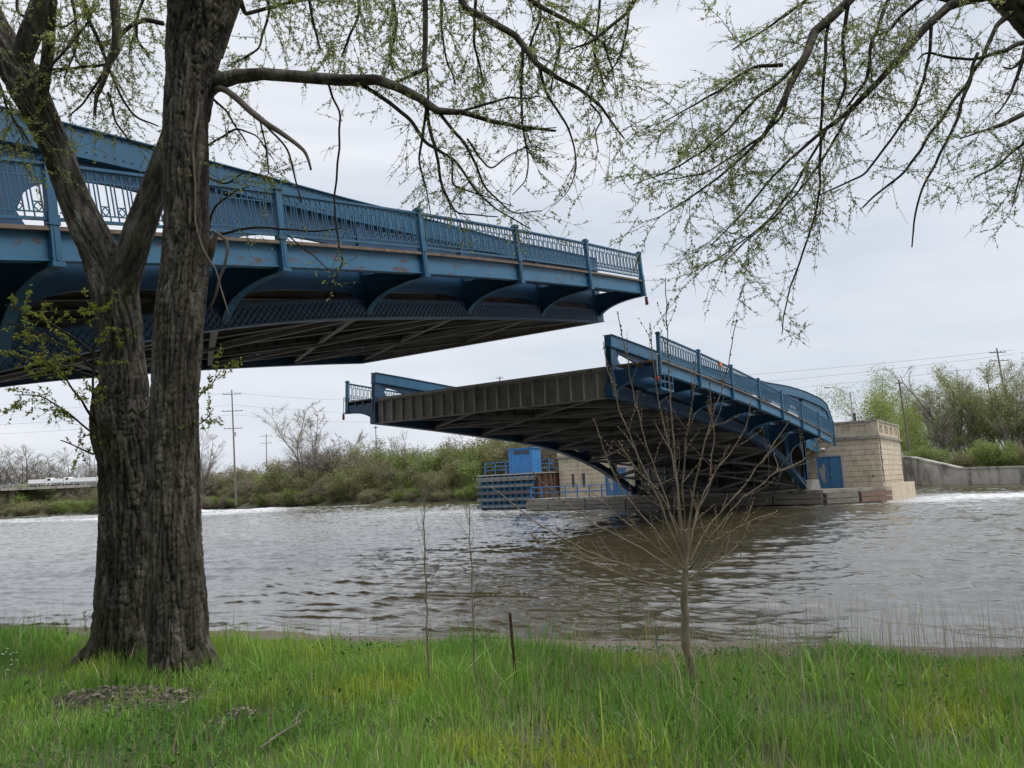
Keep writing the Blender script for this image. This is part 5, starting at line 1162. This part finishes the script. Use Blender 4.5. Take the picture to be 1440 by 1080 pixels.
# ------------------------------------------------------------------ grass
def in_view(P_, mx=260, my=120):
    d = P_-CAM; z = d@FW; x = 720+FPX*(d@R2)/z; y = 540-FPX*(d@U2)/z
    return (z > 1.5) & (x > -mx) & (x < 1440+mx) & (y < 1080+my), x, y
def scatter(n, dmin, dmax, rg):
    X = rg.uniform(.5, 12.5, n); Y = rg.uniform(-5, 17, n); d = shore_x(Y)-X; ok = (d > dmin) & (d < dmax); X, Y = X[ok], Y[ok]
    Pp = np.stack([X, Y, near_h(X, Y)], 1); v, x, y = in_view(Pp); return Pp[v], x[v], y[v]
tb = np.array(big.location)[:2]
dirt = [(onp(150, 985, 2, 1.0), .55, .28), (onp(215, 1000, 2, 1.0), .45, .22), (onp(345, 1016, 2, 1.0), .26, .14), (onp(265, 985, 2, 1.0), .3, .13)]
def dirtmask(Pp):
    m = np.zeros(len(Pp))
    rv = np.array([math.sin(YAW), -math.cos(YAW)]); fv = np.array([math.cos(YAW), math.sin(YAW)])
    for c, a_, b_ in dirt:
        q = Pp[:, :2]-c[:2]; e = ((q@rv)/a_)**2+((q@fv)/b_)**2; m = np.maximum(m, np.clip(1.35-e, 0, 1))
    return m
def blades(name, n, hfun, wfun, colfun, rg, dmin=3.0, dmax=30, lean=.45, mat='grass', seg=3, label=None, cat='grass', keep=None):
    Pp, px, py = scatter(n, dmin, dmax, rg)
    if keep is not None: k = keep(Pp, rg); Pp, px, py = Pp[k], px[k], py[k]
    m = len(Pp); h = hfun(Pp, rg)[:, None]; w = wfun(Pp, rg)[:, None]
    az = rg.uniform(0, 2*PI, m); face = rg.uniform(0, 2*PI, m); ln = np.abs(rg.normal(0, lean, m))[:, None]
    dirv = np.stack([np.cos(az), np.sin(az), np.zeros(m)], 1)*ln; side = np.stack([np.cos(face), np.sin(face), np.zeros(m)], 1)
    rows = []; 
    for t, ww in ((0, .8), (.4, 1.0), (.75, .6)):
        c = Pp+np.array([0, 0, 1])*h*t*(1-.25*t*ln)+dirv*h*t**1.9; rows += [c-side*w*ww/2, c+side*w*ww/2]
    rows.append(Pp+np.array([0, 0, 1])*h*(1-.25*ln)+dirv*h)
    V = np.stack(rows, 1); base = colfun(Pp, rg)
    col = np.repeat(base[:, None, :], 7, 1)
    me = quads(name, V, 7, [(0, 1, 3, 2), (2, 3, 5, 4), (4, 5, 6)], M[mat], col); o = obj(name, me, None, kind='stuff', label=label, category=cat); print(name, m); return o
def edge_ok(Pp, e=0): return shore_x(Pp[:, 1])-Pp[:, 0] > 4.25+e+np.interp(Pp[:, 1], [2.5, 5.5, 8, 9], [.75, .35, .35, 0])+.45*fbm(Pp[:, 0]*1.2, Pp[:, 1]*1.2, 0*Pp[:, 0], 3, 71)
def pn(Pp, f, s): return fbm(Pp[:, 0]*f, Pp[:, 1]*f, 0*Pp[:, 0], 3, s)
def gcol(Pp, rg):
    m = len(Pp); t = np.clip(.5+1.1*pn(Pp, .8, 31), 0, 1)[:, None]; yl = np.clip(pn(Pp, 1.3, 37)*2.2-.35, 0, 1)[:, None]; r = rg.uniform(.65, 1.35, (m, 1))
    c = (np.array([.125, .28, .045])*(1-t)+np.array([.26, .44, .08])*t)*(1-yl)+np.array([.38, .47, .06])*yl
    dry = rg.random((m, 1)) < .08; return np.where(dry, np.array([.42, .36, .22]), c)*r
def ghh(Pp, rg):
    b_ = (.12+.14*np.clip(.5+1.5*pn(Pp, .7, 33), 0, 1.1))*(.75+.5*np.clip(.5+1.6*pn(Pp, 3.2, 34), 0, 1)); b_ = b_*np.interp(shore_x(Pp[:, 1])-Pp[:, 0], [4.2, 4.8, 6, 8], [.5, .75, 1.0, .8]); b_ = b_*np.interp(Pp[:, 1], [0, 2, 8, 12], [1.15, 1.0, .85, .85])
    return b_*.88*rg.uniform(.45, 1.3, len(Pp))
rgG = np.random.default_rng(77)
blades('grass', 560000, ghh, lambda P_, rg: rg.uniform(.004, .009, len(P_)), gcol, rgG, 4.2, 30, .42, label='lush green spring grass covering the near bank', keep=lambda P_, rg: edge_ok(P_) & (rg.random(len(P_)) > dirtmask(P_)*.97+np.clip(-pn(P_, 1.4, 39)*2.4-.3, 0, .8)))
blades('grass_tufts', 60000, lambda P_, rg: rg.uniform(.24, .46, len(P_)), lambda P_, rg: rg.uniform(.006, .012, len(P_)), lambda P_, rg: gcol(P_, rg)*1.05, rgG, 5.2, 30, .5, label='taller arching grass tufts scattered through the lawn', keep=lambda P_, rg: edge_ok(P_, .4) & (pn(P_, 2.0, 45) > .22) & (dirtmask(P_) < .3))
dryc = lambda P_, rg: np.array([.46, .39, .25])*rg.uniform(.6, 1.2, (len(P_), 1))
blades('dry_grass_stalks', 40000, lambda P_, rg: rg.uniform(.25, .75, len(P_)), lambda P_, rg: rg.uniform(.0025, .0045, len(P_)), dryc, rgG, 2.6, 30, .22, label='pale dry grass stalks standing above the green grass at centre right', cat='dry grass', keep=lambda P_, rg: (P_[:, 1] < 3.6) & (P_[:, 1] > -3) & (rg.random(len(P_)) < np.interp(P_[:, 1], [-1, .6, 1.5, 3.2, 3.6], [.03, .16, .36, .22, .06])))
blades('dead_thatch', 110000, lambda P_, rg: rg.uniform(.03, .12, len(P_)), lambda P_, rg: rg.uniform(.003, .006, len(P_)), lambda P_, rg: dryc(P_, rg)*.75, rgG, 2.8, 30, 1.6, label='matted dead grass and litter lying between the green blades', cat='thatch', keep=lambda P_, rg: (rg.random(len(P_)) < .35+.8*np.clip(pn(P_, 1.4, 52), 0, 1)) & (dirtmask(P_) < .5))
blades('waterside_reeds', 9000, lambda P_, rg: rg.uniform(.35, .95, len(P_)), lambda P_, rg: rg.uniform(.0025, .004, len(P_)), lambda P_, rg: dryc(P_, rg)*.7, rgG, 2.2, 5.5, .10, label='sparse thin brown stems along the edge of the bank', cat='stems', keep=lambda P_, rg: rg.random(len(P_)) < .12)
# wood chips and bare soil round the roots
Pc, _, _ = scatter(260000, 2.8, 30, rgG); k = dirtmask(Pc) > rgG.uniform(.05, .8, len(Pc)); Pc = Pc[k][:9000]; m = len(Pc)
u = rgG.normal(0, 1, (m, 3)); u[:, 2] *= .3; u /= np.linalg.norm(u, axis=1, keepdims=True); v = np.cross(u, np.array([0, 0, 1.0])+rgG.normal(0, .3, (m, 3))); v /= np.linalg.norm(v, axis=1, keepdims=True); sz = rgG.uniform(.008, .035, (m, 1)); c = Pc+[0, 0, .02]+rgG.uniform(0, .05, (m, 1))*[0, 0, 1]*dirtmask(Pc)[:, None]
V = np.stack([c-u*sz-v*sz*.3, c+u*sz-v*sz*.35, c+u*sz+v*sz*.3, c-u*sz+v*sz*.3], 1); cc = np.array([.24, .20, .16])*rgG.uniform(.3, 1.5, (m, 1))
obj('wood_chips', quads('wood_chips', V, 4, [(0, 1, 2, 3)], M['grass'], cc), None, kind='stuff', label='grey wood chips and bark litter on bare soil before the big tree', category='litter')
# clover-like broad leaves low in the grass
Pc, _, _ = scatter(90000, 3.4, 30, rgG); k = (pn(Pc, 1.6, 58) > .1) & (dirtmask(Pc) < .4); Pc = Pc[k][:14000]; m = len(Pc)
c = Pc+np.array([0, 0, 1])*rgG.uniform(.03, .13, (m, 1)); u = rgG.normal(0, 1, (m, 3)); u[:, 2] *= .4; u /= np.linalg.norm(u, axis=1, keepdims=True); v = np.cross(u, np.array([0, 0, 1.0])+rgG.normal(0, .4, (m, 3))); v /= np.linalg.norm(v, axis=1, keepdims=True); sz = rgG.uniform(.012, .03, (m, 1))
V = np.stack([c-u*sz, c+v*sz*.5, c+u*sz, c-v*sz*.5], 1); cc = np.array([.06, .13, .025])*rgG.uniform(.6, 1.5, (m, 1))
obj('broadleaf_weeds', quads('broadleaf_weeds', V, 4, [(0, 1, 2, 3)], M['grass'], cc), None, kind='stuff', label='low broad-leaved weeds mixed into the grass', category='weeds')
# young green weeds standing up against the water
for x, y, yt, lb in ((874, 945, 838, 'young bright green weed rising left of the sapling trunk'), (926, 950, 880, 'shorter bright green weed close beside the sapling trunk'), (122, 905, 860, 'small dark leafy weed against the left side of the big tree'), (97, 905, 874, 'smallest leafy weed a little further left of the big tree')):
    g0 = onp(x, y, 2, 1.0); zz = float((g0-CAM)@FW); r = empty('young_weed', (g0[0], g0[1], 1.0), label=lb, category='weed')
    top = at(x-4, yt, zz)-g0; p = MB(); t_ = np.linspace(0, 1, 8)[:, None]; Q = top*t_+np.sin(t_*5)*np.array([.008, 0, 0]); p.tube(Q, np.linspace(.004, .0015, 8), 5); obj('stem', p, M['sapling'], r)
    V = []; 
    for q in range(46):
        c = Q[0]+top*rgG.uniform(.35, 1.02); az = rgG.uniform(0, 2*PI); u = np.array([math.cos(az), math.sin(az), rgG.uniform(.1, .9)]); u /= np.linalg.norm(u); v = np.cross(u, [0, 0, 1]); v /= np.linalg.norm(v); s_ = rgG.uniform(.02, .045)
        V.append([c, c+u*s_*.5+v*s_*.22, c+u*s_, c+u*s_*.5-v*s_*.22])
    cc = np.tile(np.array([.14, .24, .03]) if x > 500 else np.array([.05, .10, .03]), (46, 1))*rgG.uniform(.7, 1.3, (46, 1)); obj('leaves', quads('leaves', np.array(V), 4, [(0, 1, 2, 3)], M['leaf'], cc), None, r, kind='stuff')
# little white flower heads at the left
Pc = np.array([onp(14+rgG.normal(0, 9), 925+rgG.normal(0, 9), 2, 1.22) for _ in range(12)]); V = []
for c in Pc:
    for q in range(5):
        a_ = q*2*PI/5; u = np.array([math.cos(a_), math.sin(a_), .1])*.012; v = np.array([-math.sin(a_), math.cos(a_), 0])*.005; V.append([c, c+u*.6+v, c+u, c+u*.6-v])
obj('white_flowers', quads('white_flowers', np.array(V), 4, [(0, 1, 2, 3)], M['white']), None, kind='stuff', label='tiny white flowers in the grass at the left edge', category='flowers')

# unseen trees added behind the viewer to block low sky light
rgB = np.random.default_rng(99); n = 60000
cx = []; 
for i in range(110):
    a_ = rgB.uniform(math.radians(118), math.radians(338)); r_ = rgB.uniform(16, 40); cx.append((r_*math.cos(a_), r_*math.sin(a_), rgB.uniform(3, 17), rgB.uniform(3.0, 5.0)))
cx = np.array(cx); k = rgB.integers(0, len(cx), n); u = rgB.normal(0, 1, (n, 3)); u /= np.linalg.norm(u, axis=1, keepdims=True); c = cx[k, :3]+u*(cx[k, 3]*rgB.uniform(.4, 1, n)**.5)[:, None]*[1, 1, 1.2]; c[:, 2] = np.maximum(c[:, 2], 1.3)
u = rgB.normal(0, 1, (n, 3)); u /= np.linalg.norm(u, axis=1, keepdims=True); v = np.cross(u, rgB.normal(0, 1, (n, 3))); v /= np.linalg.norm(v, axis=1, keepdims=True)
V = np.stack([c-u*.5, c+v*.36, c+u*.5, c-v*.36], 1); cc = np.tile(np.array([.07, .09, .03]), (n, 1))*rgB.uniform(.6, 1.3, (n, 1))
wd = obj('sky_blocker_trees', quads('sky_blocker_trees', V, 4, [(0, 1, 2, 3)], M['farleaf'], cc), None, kind='stuff', label='unseen trees added behind the viewer to block low sky light', category='wood')
p = MB()
for x, y, z, r_ in cx: p.tube([(x, y, 0), (x+.3, y, z*.5), (x, y+.3, z+1)], [.28, .2, .08], 6)
obj('trunks', p, M['farbark'], wd, kind='stuff')  # trunks of the added trees
